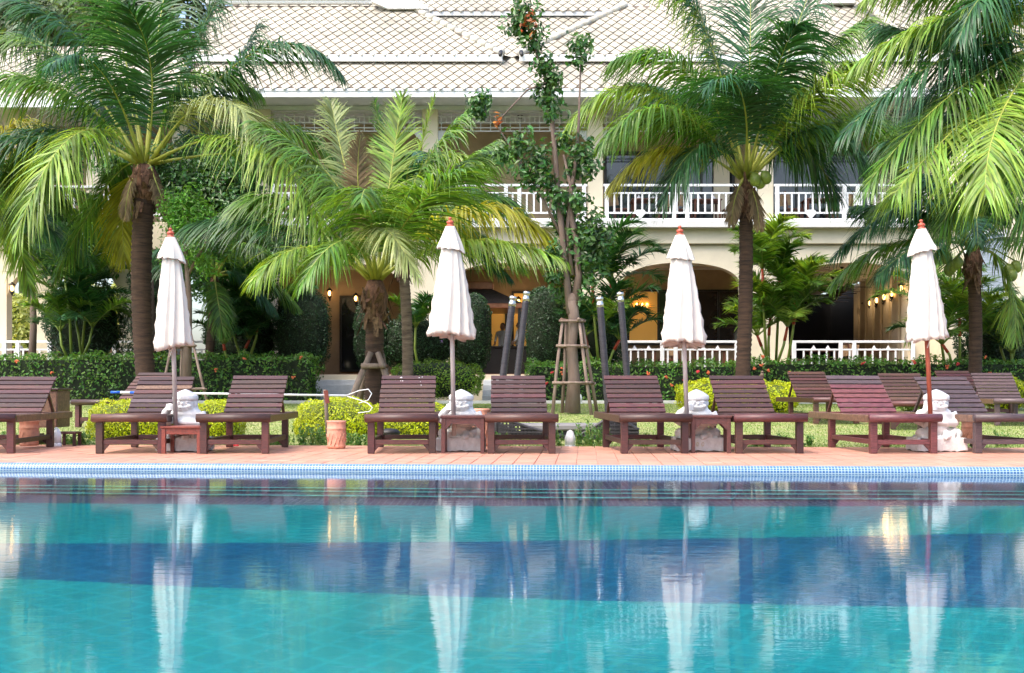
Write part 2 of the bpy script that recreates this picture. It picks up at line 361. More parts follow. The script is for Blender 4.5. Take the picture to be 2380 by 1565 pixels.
# pool shell
mb = MB(); DP = -1.15 + WZ
def floor_line(vl, vr, depth):
    out = []
    for u, v in ((0, vl), (2380, vr)):
        Ds = F * (H - WZ) / (v - VH); th = math.atan((v - VH) / F); s = math.cos(th) / 1.333; t = s / math.sqrt(1 - s * s)
        D = Ds + depth * t; out.append(Vector((X(u, D * .93), D, 0)))
    a, b = out; d = (b - a) / (b.x - a.x); l, r = a + d * (-5 - a.x), a + d * (5 - a.x)
    return Vector((-16, l.y, 0)), l, r, Vector((16, r.y, 0))
def strip(name, l0, l1, z, m):
    mb = MB(); mb.add([(p.x, p.y, z) for p in l0] + [(p.x, p.y, z) for p in l1], [(k, k + 1, k + 5, k + 4) for k in range(3)]); o = mb.build(name, m); return tag(o, kind='structure')
near = [Vector((x, -9, 0)) for x in (-16, -5, 5, 16)]
E = lambda n: [dk(x, n, 0) for x in (-16, -5, 5, 16)]
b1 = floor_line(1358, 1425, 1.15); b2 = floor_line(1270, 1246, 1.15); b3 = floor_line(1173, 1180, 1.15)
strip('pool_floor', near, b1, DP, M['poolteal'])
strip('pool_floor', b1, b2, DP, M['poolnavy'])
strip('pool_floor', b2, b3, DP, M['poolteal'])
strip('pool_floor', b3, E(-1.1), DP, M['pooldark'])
mb = MB()
prev = None
prof = [(-.02, .0), (-.02, -.70), (-.90, -.70), (-.90, -.85), (-1.00, -.85), (-1.00, -1.0), (-1.16, -1.0), (-1.16, -1.15)]
for (n0, z0), (n1, z1) in zip(prof, prof[1:]):
    q = [dk(-16, n0, z0 + WZ), dk(16, n0, z0 + WZ), dk(16, n1, z1 + WZ), dk(-16, n1, z1 + WZ)]; mb.add(q, [(0, 3, 2, 1)])
tag(mb.build('pool_steps', M['pooldark']), kind='structure')
for n0, z0 in ((-.90, -.70), (-1.00, -.85), (-1.16, -1.0)):
    mb = MB(); q = [dk(-16, n0 - .004, z0 + WZ + .004), dk(16, n0 - .004, z0 + WZ + .004), dk(16, n0 + .035, z0 + WZ + .004), dk(-16, n0 + .035, z0 + WZ + .004)]
    mb.add(q, [(0, 1, 2, 3)]); q = [dk(-16, n0 - .004, z0 + WZ + .004), dk(16, n0 - .004, z0 + WZ + .004), dk(16, n0 - .004, z0 + WZ - .02), dk(-16, n0 - .004, z0 + WZ - .02)]; mb.add(q, [(0, 3, 2, 1)])
    tag(mb.build('pool_step_edge', M['poolline']), kind='structure')
mb = MB()
for sx in (-1, 1): mb.add([(sx * 16, -9, 0), (sx * 16, 11, 0), (sx * 16, 11, DP), (sx * 16, -9, DP)], [(0, 1, 2, 3)])
mb.add([(-16, -9, 0), (16, -9, 0), (16, -9, DP), (-16, -9, DP)], [(0, 1, 2, 3)])
tag(mb.build('pool_wall', M['mosaic']), kind='structure')

wm = bpy.data.materials.new('pool_water'); wm.use_nodes = True; n_ = wm.node_tree.nodes; l_ = wm.node_tree.links; n_.remove(n_['Principled BSDF'])
gl = n_.new('ShaderNodeBsdfGlass'); gl.inputs['IOR'].default_value = 1.333; gl.inputs['Roughness'].default_value = .035; gl.inputs['Color'].default_value = (.96, 1, 1, 1)
tc = n_.new('ShaderNodeTexCoord'); bps = None
for sx, sy, sca, dist in ((.4, 1.6, 10, .00050), (.5, 1.3, 30, .00026), (.4, 1, 1.0, .0010)):
    mp = n_.new('ShaderNodeMapping'); mp.inputs['Scale'].default_value = (sx, sy, 1); l_.new(tc.outputs['Object'], mp.inputs[0])
    no = n_.new('ShaderNodeTexNoise'); no.inputs['Scale'].default_value = sca; no.inputs['Detail'].default_value = 3; l_.new(mp.outputs[0], no.inputs[0])
    bp = n_.new('ShaderNodeBump'); bp.inputs['Strength'].default_value = 1; bp.inputs['Distance'].default_value = dist; l_.new(no.outputs[0], bp.inputs['Height'])
    if bps: l_.new(bps.outputs[0], bp.inputs['Normal'])
    bps = bp
l_.new(bps.outputs[0], gl.inputs['Normal']); l_.new(gl.outputs[0], n_['Material Output'].inputs[0])
mb = MB(); e0, e1 = dk(-16, -.02, WZ), dk(16, -.02, WZ)
mb.add([(-16, -9, WZ), (16, -9, WZ), e1, e0], [(0, 1, 2, 3)])
tag(mb.build('pool_water', wm), kind='structure')

# deck: grout bed and the tiles in it
TS = .187
deckm = MB(); deckm.add([dk(-17, -.0, -.012), dk(17, -.0, -.012), dk(17, 3.05, -.012), dk(-17, 3.05, -.012)], [(0, 1, 2, 3)])
deckm.add([dk(-17, 3.05, -.012), dk(17, 3.05, -.012), dk(17, 3.05, -.3), dk(-17, 3.05, -.3)], [(0, 1, 2, 3)])
deck = tag(deckm.build('pool_deck', M['deckgrout']), kind='structure')
tb = MB(); tb.box((0, 0, -.006), (TS - .008, TS - .008, .012), b=.003); tile_me = tb.mesh('deck_tile', M['deck'])
rest = MB(); n_t = 0
for j in range(17):
    for i in range(-60, 61):
        c = dk((i + .5) * TS, (j + .5) * TS - .12 + .12, 0); zz = rnd.uniform(-.0012, .0012)
        u = 1190 + c.x / c.y * F
        if j < 4 and -30 < u < 2410 and n_t < 300:
            o = link('deck_tile', tile_me, deck, (c.x, c.y, zz)); o.rotation_euler = (0, 0, -A); n_t += 1
        else:
            rest.box((c.x, c.y, -.006 + zz), (TS - .008, TS - .008, .012), rot=Matrix.Rotation(-A, 3, 'Z'))
o = rest.build('deck_tile', M['deck'], deck); tag(o, kind='stuff')
# coping: rounded nosing pieces
prof = [(.0, -.012), (.0, .001), (-.055, .001)] + [(-.055 - .05 * math.sin(R(a)), .001 - .05 + .05 * math.cos(R(a))) for a in (15, 30, 45, 60, 75, 90)] + [(-.105, -.13), (.0, -.13)]
W = .19; cop = MB()
vs = [(-W / 2 + .0006, n, z) for n, z in prof] + [(W / 2 - .0006, n, z) for n, z in prof]; k = len(prof)
for i in range(k):
    j = (i + 1) % k; cop.add([vs[i], vs[j], vs[j + k], vs[i + k]], [(0, 3, 2, 1)] if False else [(0, 1, 2, 3)], 0 if 2 <= i <= k - 3 else 1, 2 <= i <= k - 4)
cop.add(vs, [tuple(range(k)), tuple(range(k, 2 * k))[::-1]], 0)
cope_me = cop.mesh('coping_tile', [M['mosaic'], M['copetop']])
edge = MB(); edge.add([dk(-17, -.096, -.06), dk(17, -.096, -.06), dk(17, -.096, -.35), dk(-17, -.096, -.35)], [(0, 3, 2, 1)])
edge = tag(edge.build('pool_edge', M['mosaic']), kind='structure')
for i in range(-30, 31):
    c = dk(i * W, -.004, 0); o = link('coping_tile', cope_me, edge, c); o.rotation_euler = (0, 0, -A)

# ------------------------------------------------------------------ the hotel building
DF = 33.9
FL = 1.11                                             # terrace floor
hotel = empty('hotel_building', (0, DF, .33), 'cream two storey hotel with arched terrace, balconies and scalloped tile roofs', 'building')
CX = [X(u, DF) for u in (221, 612, 1000, 1383, 1778, 2172)]
ARCH = [(X(788, DF), 1.88), (X(1188, DF), 1.86), (X(1581, DF), 1.80), (X(1977, DF), 1.90)]
zs, za, zt = 3.5, Z(612, DF), Z(572, DF)
xl0, xr0 = CX[1] - .55, CX[5] + .45
bounds = [xl0] + [(ARCH[i][0] + ARCH[i + 1][0]) / 2 for i in range(3)] + [xr0]
for i, (cx, hw) in enumerate(ARCH):
    mb = MB(); b0, b1_ = bounds[i], bounds[i + 1]; K = 26
    pts = [(cx + hw * math.cos(math.pi - math.pi * k / K), zs + (za - zs) * max(0, math.sin(math.pi * k / K)) ** .6) for k in range(K + 1)]
    y0, y1 = DF - .15, DF + .25
    for (xa, zA), (xb, zB) in zip(pts, pts[1:]):
        for y, flip in ((y0, 0), (y1, 1)):
            q = [(xa, y, zA), (xb, y, zB), (xb, y, zt), (xa, y, zt)]; mb.add(q, [(0, 1, 2, 3) if not flip else (3, 2, 1, 0)])
        mb.add([(xa, y0, zA), (xb, y0, zB), (xb, y1, zB), (xa, y1, zA)], [(3, 2, 1, 0)], smooth=True)
    for xa, xb in ((b0, cx - hw), (cx + hw, b1_)):
        if xb - xa > .02: mb.box(((xa + xb) / 2, (y0 + y1) / 2, (FL + zt) / 2), (xb - xa, y1 - y0, zt - FL))
    mb.build('arch_wall', M['cream'], hotel)
    mb = MB()                                         # small foot mouldings of the piers
    for x in (cx - hw - .12, cx + hw + .12): mb.box((x, DF - .17, FL + .12), (.3, .1, .24), b=.01)
    mb.build('pier_base', M['cream'], hotel)
mb = MB(); mb.box(((xl0 + xr0) / 2, DF + .0, (Z(570, DF) + Z(520, DF)) / 2), (xr0 - xl0 + .3, .62, Z(520, DF) - Z(570, DF) - .003), b=.02)
mb.build('balcony_band', M['cream'], hotel)
mb = MB(); mb.box(((xl0 + xr0) / 2, DF + .9, Z(520, DF) - .1), (xr0 - xl0 + .2, 3.0, .18)); mb.build('balcony_floor', M['soffit'], hotel)
mb = MB(); mb.box(((xl0 + xr0) / 2, DF - .18, Z(516, DF) + .01), (xr0 - xl0 + .32, .36, .085), b=.01); mb.build('balcony_sill', M['white'], hotel)
zb = Z(516, DF) + .05
for i, x in enumerate(CX):
    if i < 1: continue
    mb = MB(); mb.box((x, DF + .12, (zb + 9.06) / 2), (.47, .42, 9.06 - zb), b=.015); mb.build('column', M['cream'], hotel)
def railing(x0, x1, y, z0, hgt, parent, posts=(), orn=None, sp=.205, name='balcony_railing', two=True):
    mb = MB(); zt_ = z0 + hgt
    mb.box(((x0 + x1) / 2, y, zt_ - .035), (x1 - x0, .09, .07), b=.008)
    zm = zt_ - .27; mb.box(((x0 + x1) / 2, y, zm), (x1 - x0 - .06, .05, .05), b=.005)
    zl = z0 + .2 if two else z0 + .05
    mb.box(((x0 + x1) / 2, y, zl), (x1 - x0 - .06, .055, .05), b=.005)
    for p in posts: mb.box((p, y, (z0 + zt_ - .07) / 2 + .001), (.115, .10, hgt - .072), b=.006)
    n = int((x1 - x0 - .1) / sp)
    for k in range(n):
        x = x0 + .12 + k * (x1 - x0 - .24) / max(1, n - 1)
        if min([abs(x - p) for p in posts] + [9]) > .07: mb.box((x, y, (zl + zm) / 2), (.05, .035, zm - zl - .05))
    if orn is not None:
        s = .17; mb.prism([(orn - s, zl + .01), (orn - s * .2, zl - .15), (orn + s * .2, zl - .15), (orn + s, zl + .01), (orn + s * .6, zl + .09), (orn - s * .6, zl + .09)], y - .035, y + .035)
    return mb.build(name, M['white'], parent)
HR = Z(430, DF) - zb
for i in range(1, 5):
    x0, x1 = CX[i] + .24, CX[i + 1] - .24; m_ = (x0 + x1) / 2
    railing(x0, x1, DF - .12, zb, HR, hotel, (x0 + .1, m_ - .2, m_ + .2, x1 - .1), x0 + (x1 - x0) * .24)
# upper storey: back wall, soffit, beam, lattice frieze
mb = MB(); mb.box(((CX[1] + CX[5]) / 2, DF + .1, 9.10), (CX[5] - CX[1] + 1.2, .3, .13)); mb.build('eaves_beam', M['white'], hotel)
XL, XR = X(425, 32.5), X(2560, 32.5)
mb = MB(); mb.box(((XL + XR) / 2, 34.6, 9.205), (XR - XL, 4.1, .06)); mb.build('soffit', M['soffit'], hotel)
mb = MB(); mb.box(((XL + XR) / 2, 32.5, (9.07 + 9.315) / 2), (XR - XL, .06, .245), b=.01); mb.box(((XL + XR) / 2, 32.47, 9.27), (XR - XL, .05, .06), b=.008); mb.build('fascia', M['white'], hotel)
for i in range(1, 5):
    x0, x1 = CX[i] + .235, CX[i + 1] - .235; y = DF + .02; mb = MB(); z1, z0 = 8.98, 8.42
    for z in (z1, z1 - .13, z1 - .30, z1 - .46, z0): mb.box(((x0 + x1) / 2, y, z), (x1 - x0, .04, .03))
    n = 30
    for k in range(n):
        x = x0 + .1 + (x1 - x0 - .2) * k / (n - 1); z_hi, z_lo = (z1, z0) if k % 2 == 0 else (z1 - .13, z1 - .30)
        mb.box((x, y + .001, (z_hi + z_lo) / 2), (.028, .036, z_hi - z_lo))
    for s, x in ((1, x0), (-1, x1)): mb.prism([(x, z0 - .3), (x + s * .05, z0 - .3), (x + s * .3, z0 - .02), (x, z0 - .02)][::s], y - .02, y + .02)
    mb.build('lattice_frieze', M['soffit'], hotel)
YB = DF + 2.35
for i in range(0, 5):
    x0, x1 = (CX[i], CX[i + 1]) if i else (xl0 - .5, CX[1])
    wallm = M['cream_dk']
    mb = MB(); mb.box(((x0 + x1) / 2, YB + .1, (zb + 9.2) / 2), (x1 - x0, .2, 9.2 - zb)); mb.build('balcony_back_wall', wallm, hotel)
    if i in (3, 4):
        f = MB(); xm = (x0 + x1) / 2
        for k in range(5): f.box((x0 + .5 + (x1 - x0 - 1) * k / 4, YB - .04, zb + 1.25), (.08, .08, 2.5))
        f.box((xm, YB - .04, zb + 2.5), (x1 - x0 - .9, .08, .1)); fr = f.build('balcony_door', M['frame'], hotel)
        for k in range(4):
            g = MB(); a = x0 + .5 + (x1 - x0 - 1) * k / 4; b = x0 + .5 + (x1 - x0 - 1) * (k + 1) / 4
            g.box(((a + b) / 2, YB - .03, zb + 1.22), (b - a - .09, .02, 2.4)); g.build('pane', M['darkglass'], fr, hotel.location)
    if i == 3 or i == 4:
        mb = MB(); mb.box((x1 - .9, YB - .15, zb + 1.3), (.5, .1, 2.6)); mb.build('curtain', M['cream'], hotel)
# ground storey behind the arches
zc = 4.72
mb = MB(); mb.box(((xl0 + xr0) / 2, DF + 7.4, FL - .1), (xr0 - xl0 + 16, 15.3, .2)); mb.build('terrace_floor', M['tileterr'], hotel)
mb = MB(); mb.box(((xl0 + xr0) / 2, DF + 7.5, zc + .05), (xr0 - xl0, 14.4, .1));
for k in range(14): mb.box(((xl0 + xr0) / 2, DF + .9 + k * 1.0, zc - .03), (xr0 - xl0 - .1, .12, .06))
mb.build('terrace_ceiling', M['ceilwood'], hotel)
YT = DF + 4.2
xc = X(1840, 36)                                      # the open corridor starts here
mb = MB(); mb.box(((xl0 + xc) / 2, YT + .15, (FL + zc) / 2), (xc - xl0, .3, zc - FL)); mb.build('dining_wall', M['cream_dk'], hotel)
def window(u0, v0, u1, v1, D, lit=False, nb=1, nm='window'):
    f = MB(); x0, x1, z0, z1 = X(u0, D), X(u1, D), Z(v1, D), Z(v0, D); t = .07
    f.box(((x0 + x1) / 2, D, z1), (x1 - x0 + t, .1, t)); f.box(((x0 + x1) / 2, D, z0), (x1 - x0 + t, .1, t))
    for k in range(nb + 1): f.box((x0 + (x1 - x0) * k / nb, D + .001, (z0 + z1) / 2), (t, .098, z1 - z0 - t))
    fr = f.build(nm, M['frame'], hotel)
    for k in range(nb):
        g = MB(); a = x0 + (x1 - x0) * k / nb; b = x0 + (x1 - x0) * (k + 1) / nb
        g.box(((a + b) / 2, D + .02, (z0 + z1) / 2), (b - a - t, .03, z1 - z0 - t)); g.build('pane', M['paneglow'] if (lit and k < lit) else M['darkglass'], fr, hotel.location)
    return fr
window(1460, 676, 1740, 800, YT - .06, 1, 4)
window(1192, 680, 1262, 830, YT - .06, 1, 2, 'door')
window(1140, 716, 1176, 830, YT - .06, 1, 1)
window(792, 690, 860, 862, YT - .06, 0, 1, 'door')
# corridor: right wall with pilasters running away, end painted black for its shade
cw = []
def lampline(k): return 2094.5 + (1995 - 2094.5) * k, 669 + (722.7 - 669) * k
pw = [P(2112, 800, DF + .4), None]
A0 = Vector((X(2118, DF + .35), DF + .35, 0)); A1 = Vector((X(1985, DF + 10.5), DF + 10.5, 0)); dW = (A1 - A0)
mb = MB(); nW = Vector((-dW.y, dW.x, 0)).normalized()
a, b = A0 - nW * .15, A1 - nW * .15
mb.beam((a.x, a.y, (FL + zc) / 2), (b.x, b.y, (FL + zc) / 2), .26, zc - FL); mb.build('corridor_wall', M['cream'], hotel)
for k in range(7):
    p = A0 + dW * ((k + .4) / 7); mb = MB()
    mb.beam((p.x, p.y - .28, (FL + zc) / 2), (p.x - .02, p.y + .22, (FL + zc) / 2), .16, zc - FL - .02)
    for j in range(12):
        pass
    mb.build('pilaster', M['cream'], hotel)
mb = MB(); mb.box((xc - .1, DF + 9, (FL + zc) / 2), (.2, 9.2, zc - FL)); mb.box((X(1900, DF + 14), DF + 14.4, (FL + zc) / 2), (9, .2, zc - FL)); mb.box((A1.x + .25, DF + 12.4, (FL + zc) / 2), (.2, 4.2, zc - FL)); mb.build('corridor_shade', M['dark'], hotel)  # near-black boxes close the corridor, shade put into their colour
mb = MB(); mb.box((xl0 - .1, DF + 2.2, (FL + zc) / 2), (.2, 4.2, zc - FL)); mb.build('side_wall', M['cream'], hotel)
# terrace plinth and the steps down to the path
mb = MB(); mb.box((5.5, DF - .3, (.3 + FL) / 2 - .01), (46, .5, FL - .32)); mb.build('terrace_plinth', M['cream'], hotel)
for uu0, uu1 in ((700, 830), (1122, 1235)):
    for k in range(4):
        mb = MB(); D = DF - .7 - k * .4; zt_ = FL - .03 - (k + 1) * .15
        x0, x1 = X(uu0, 32.5), X(uu1, 32.5); mb.box(((x0 + x1) / 2, D, (zt_ + .3) / 2), (x1 - x0, .42, zt_ - .3), b=.01); mb.build('step', M['stepstone'], hotel)
ZR = Z(792, DF - .3) - FL
for x0, x1 in ((X(1420, DF), X(1712, DF)), (X(1835, DF), X(2118, DF)), (X(-40, DF), X(130, DF)), (X(270, DF), X(520, DF))):
    m_ = x0 + (x1 - x0) * .45
    railing(x0, x1, DF - .3, FL, ZR, hotel, (x0 + .06, m_ - .2, m_ + .2, x1 - .06), None, .21, 'terrace_railing', False)
# left wing: piers, lintel, upper band and rail
mb = MB(); x0, x1 = X(-200, DF), CX[1] - .56
mb.box(((x0 + x1) / 2, DF + .05, (Z(632, DF) + Z(585, DF)) / 2), (x1 - x0, .4, Z(585, DF) - Z(632, DF)))
mb.box(((x0 + x1) / 2, DF - .02, (Z(583, DF) + Z(520, DF)) / 2), (x1 - x0, .56, Z(520, DF) - Z(583, DF)), b=.02); mb.build('wing_wall', M['cream'], hotel)
for u0, u1 in ((-60, 20), (88, 122), (281, 323), (520, 600)):
    mb = MB(); a, b = X(u0, DF), X(u1, DF); mb.box(((a + b) / 2, DF + .05, (.3 + Z(632, DF)) / 2), (b - a, .38, Z(632, DF) - .3))
    for s, x in ((-1, a), (1, b)):
        q = [(x, Z(690, DF)), (x + s * .08, Z(668, DF)), (x + s * .25, Z(648, DF)), (x + s * .5, Z(633, DF)), (x, Z(633, DF))]
        mb.prism(q if s > 0 else q[::-1], DF - .1, DF + .2)
    mb.build('pier', M['cream'], hotel)
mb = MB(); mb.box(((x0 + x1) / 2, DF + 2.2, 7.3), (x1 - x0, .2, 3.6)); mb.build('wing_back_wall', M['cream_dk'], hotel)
for u in (30, 221, 420): mb = MB(); mb.box((X(u, DF), DF + .1, 7.3), (.45, .42, 3.5), b=.01); mb.build('column', M['cream'], hotel)
railing(x0, x1, DF - .12, Z(516, DF), HR, hotel, (x0 + .3, X(160, DF), X(380, DF)), None)
mb = MB(); mb.box(((x0 + x1) / 2, DF + 1.0, 9.1), (x1 - x0, 3.2, .1)); mb.build('wing_soffit', M['soffit'], hotel)
mb = MB(); mb.box(((x0 + x1) / 2, 32.6, 8.95), (x1 - x0, .06, .3), b=.01); mb.build('wing_fascia', M['white'], hotel)
# right wing with shutters
xw0, xw1, DW = X(2195, 33), X(2700, 33), 33.0
mb = MB(); mb.box(((xw0 + xw1) / 2, DW + 1.5, 4.7), (xw1 - xw0, 3, 8.8)); mb.build('wing_wall', M['cream'], hotel)
for u0, u1, v0, v1 in ((2244, 2336, 540, 722), (2244, 2336, 230, 430)):
    f = MB(); a, b, c, d = X(u0, DW), X(u1, DW), Z(v1, DW), Z(v0, DW)
    f.box(((a + b) / 2, DW - .03, c), (b - a + .2, .1, .12), b=.01); f.box(((a + b) / 2, DW - .03, d), (b - a + .2, .1, .12), b=.01)
    for x in (a, b): f.box((x, DW - .03, (c + d) / 2), (.08, .09, d - c - .1))
    f.box(((a + b) / 2, DW - .06, c - .28), (b - a + .24, .16, .3), b=.02)
    fr = f.build('shutter_frame', M['white'], hotel); g = MB(); n = 30
    for k in range(n): g.box(((a + b) / 2, DW - .015, c + .08 + (d - c - .16) * k / (n - 1)), (b - a - .08, .03, (d - c) / n * .9), rot=Matrix.Rotation(R(18), 3, 'X'))
    g.build('shutter', M['shutter'], fr, hotel.location)

# roofs: dark underlay planes carrying proud diamond tiles
TAN = .9; TH = math.atan(TAN); HWD, HHD = .172, .262
dt = MB()
def diamond_verts(s=.915, th=.03):
    a, b = HWD * s, HHD * s
    return [(-a, 0, .0), (0, -b, th), (a, 0, .0), (0, b, -.004), (-a, 0, -.02), (0, -b, -.008), (a, 0, -.02), (0, b, -.02)]
DFACES = [(0, 1, 2, 3), (0, 4, 5, 1), (1, 5, 6, 2), (2, 6, 7, 3), (3, 7, 4, 0)]
dt.add(diamond_verts(), DFACES); dia_me = dt.mesh('roof_tile', M['rooftile'])
RX = Matrix.Rotation(TH, 3, 'X')
tile_pool = []
def roof(name, D0, z0, D1, xa0, xb0, xa1, xb1):
    """plane rising from (D0,z0) to D1; left and right edges run xa0->xa1, xb0->xb1"""
    z1 = z0 + TAN * (D1 - D0); mb = MB()
    mb.add([(xa0, D0, z0), (xb0, D0, z0), (xb1, D1, z1), (xa1, D1, z1)], [(0, 1, 2, 3)])
    r = mb.build(name, M['roofbase'], hotel)
    L = (D1 - D0) / math.cos(TH); nrow = int(L / HHD) + 1
    for j in range(nrow):
        s = j * HHD + HHD * .42
        if s > L: break
        t = s / L; a = xa0 + (xa1 - xa0) * t; b = xb0 + (xb1 - xb0) * t
        k0 = math.floor(a / (2 * HWD)); k1 = math.ceil(b / (2 * HWD))
        for k in range(k0, k1 + 1):
            x = (k + (.5 if j % 2 else 0)) * 2 * HWD
            if a + HWD * .2 < x < b - HWD * .2:
                c = Vector((x, D0 + s * math.cos(TH), z0 + s * math.sin(TH))) + RX @ Vector((0, 0, .022))
                tile_pool.append((r, c, name))
    return r
lower = roof('roof', 32.48, 9.32, 33.75, XL, XR, XL, XR)
DA, ZA, DA1 = 33.55, 10.61, 36.15
roof('roof', DA, ZA, DA1, XL, -.28, XL, -3.4)
roof('roof', DA, ZA, DA1, .22, XR, 3.66, XR)
roof('roof', 35.5, 10.885, 38.2, XL, XR, XL, XR)
roof('roof', 37.95, 13.39, 41.2, XL, XR, XL, XR)
roof('roof', 33.0, 8.9, 36.0, X(-300, 33), XL + .4, X(-300, 33), XL - 1.2)
# 300 that show largest: those of the lowest roof nearest the middle of the picture
def score(t):
    r, c, nme = t; u = 1190 + c.x / c.y * F; v = VH - (c.z - H) / c.y * F
    return (0 if (560 < u < 1290 and v > -5) else 1, c.y)
tile_pool.sort(key=score)
mats_rot = RX.to_euler()
for r, c, nme in tile_pool[:300]:
    o = link('roof_tile', dia_me, r, c - hotel.location); o.rotation_euler = (mats_rot.x + rnd.uniform(-.012, .012), 0, rnd.uniform(-.02, .02))
bulk = MB(); dv = [RX @ Vector(q) for q in diamond_verts()]
for r, c, nme in tile_pool[300:]: bulk.add([q + c for q in dv], DFACES)
tag(bulk.build('roof_tiles', M['rooftile'], hotel), kind='stuff').name = 'roof_tile_field'
# fasciae, hips and gable trims
mb = MB()
mb.box(((XL - .28) / 2, DA - .03, 10.50), (-.28 - XL, .06, .2), b=.01); mb.box(((.22 + XR) / 2, DA - .03, 10.50), (XR - .22, .06, .2), b=.01)
mb.box(((XL + XR) / 2, 38.0, 13.33), (XR - XL, .06, .17), b=.01)
mb.build('roof_fascia', M['white'], hotel)
def ridge(p, q, r=.10):
    p, q = Vector(p), Vector(q); n = int((q - p).length / .34)
    for k in range(n):
        a = p + (q - p) * (k / n); b = p + (q - p) * ((k + .96) / n); mb = MB(); mb.tube([a + Vector((0, 0, .05)), b + Vector((0, 0, .02))], [r * 1.12, r * .95], 10); mb.build('ridge_tile', M['ridge'], hotel)
z1 = ZA + TAN * (DA1 - DA)
ridge((-.28, DA, ZA), (-3.4, DA1, z1)); ridge((.22, DA, ZA), (3.66, DA1, z1))
mb = MB()                                             # return slopes of the hips toward the valley
mb.add([(-.28, DA, ZA), (-.28 + .3, 36.5, 11.4), (-3.4, DA1, z1)], [(0, 1, 2)]); mb.add([(.22, DA, ZA), (3.66, DA1, z1), (.0, 36.5, 11.4)], [(0, 1, 2)])
mb.build('hip_return', M['ridge'], hotel)
mb = MB()
g0, g1 = X(480, DA1), X(870, DA1)
mb.box(((g0 + g1) / 2, DA1 - .05, z1 + .28), (g1 - g0, .16, .5), b=.04); mb.box(((g0 + g1) / 2, DA1 - .16, z1 + .2), (g1 - g0, .1, .12), b=.02)
q = [(X(868, DA1), z1 - .02), (X(905, DA1), z1 - .25), (X(1000, DA1), z1 - .25), (X(940, DA1), z1 + .35), (X(868, DA1), z1 + .9)]
mb.build('gable_trim', M['white'], hotel); mb = MB(); mb.prism(q, DA1 - .5, DA1 - .2); mb.build('rake_board', M['white'], hotel); mb = MB(); q = [(X(1905, DA1), z1), (X(1985, DA1), z1), (X(1965, DA1), z1 + .6), (X(1925, DA1), z1 + .6)]; mb.prism(q, DA1 - .3, DA1)
mb.build('gable_trim', M['white'], hotel)
ridge((X(1968, DA1), DA1 - .1, z1 + .5), (X(2090, 34.6), 34.6, ZA + TAN * (34.6 - DA)))
for s in (-1, 1):
    mb = MB(); x = -.03 + s * .3; mb.tube([(x, DA - .1, ZA + .05), (x + s * .02, DA - .35, ZA - .12)], [.07, .05], 8); mb.build('hip_end', M['blackiron'], hotel)

# ------------------------------------------------------------------ lamps, fans, furniture on the terrace
def wall_lamp(p, label, light=0, s=1.0):
    r = empty('wall_lamp', p, label, 'wall lamp', 'lit wall lamps of the terrace')
    mb = MB(); x, y, z = p
    mb.lathe([(.02, .16), (.03, .14), (.10, .08), (.11, .06)][::-1], (x, y, z), 8); mb.lathe([(.07, -.13), (.06, -.17), (.015, -.24), (.01, -.3)], (x, y, z), 8)
    for k in range(4):
        a = math.pi / 4 + k * math.pi / 2; mb.beam((x + .09 * math.cos(a), y + .09 * math.sin(a), z + .07), (x + .065 * math.cos(a), y + .065 * math.sin(a), z - .14), .012, .012)
    mb.tube([(x, y, z - .2), (x, y + .12, z - .26), (x, y + .2, z - .2)], .015, 6)
    mb.build('lantern_frame', M['blackiron'], r)
    mb = MB(); mb.ball((x, y, z - .03), (.055, .055, .09), n=10, m=6); mb.build('bulb', M['bulb'], r)
    if light:
        ld = bpy.data.lights.new('lamp_light', 'POINT'); ld.energy = light; ld.color = (1, .68, .38); ld.shadow_soft_size = .6
        lo = bpy.data.objects.new('lamp_light', ld); COL.objects.link(lo); lo.location = (x, y - .25, z - .05)
    return r
ords = ['nearest', 'second', 'third', 'fourth', 'fifth', 'sixth', 'seventh']
lp = [(2252.8, 719), (2229, 732), (2209.5, 741), (2191, 749), (2174.5, 756.5), (2160, 763.5), (2147, 776)]
for k, (un, vn) in enumerate(lp):
    u, v = un * .9297, vn * .9297; t = (k + .4) / 7
    p0 = A0 + dW * t; D = p0.y
    wall_lamp(Vector((X(u, D), D, Z(v, D))), 'lit lantern on the corridor wall, %s of the receding row' % ords[k], 9 if k in (0, 2, 4, 6) else 0)
for u, v, lab, e in ((766, 680, 'lit orange lantern on the wall above the dark topiary, left of two', 2.5), (827, 692, 'lit orange lantern beside the dark door behind the short palm', 2.5),
                     (442, 672, 'lit orange lantern between the thick palm trunk and the staked tree', 2.5), (28, 668, 'small lit lantern on the far left pier', 2),
                     (1440, 672, 'lit orange lantern at the left end of the wide dining window', 2.5), (1205, 700, 'lit lantern seen behind the gap of the two left rattan posts', 5)):
    D = YT - .25 if u > 700 else (DF - .3 if u < 100 else DF + 1.5); wall_lamp(P(u, v, D), lab, e)
for k, u in enumerate((1480, 1492, 1504)):  # glowing balls stand in for lamp reflections in the glass
    mb = MB(); p = P(u, 710, YT - .12); mb.ball(p, (.05, .03, .08), n=8, m=6); tag(mb.build('lamp_reflection', M['bulb']), 'small glowing ball painting a lamp reflection on the lit window, %s of three' % ('leftmost', 'middle', 'rightmost')[k], 'lamp', 'painted lamp reflections in the dining window')

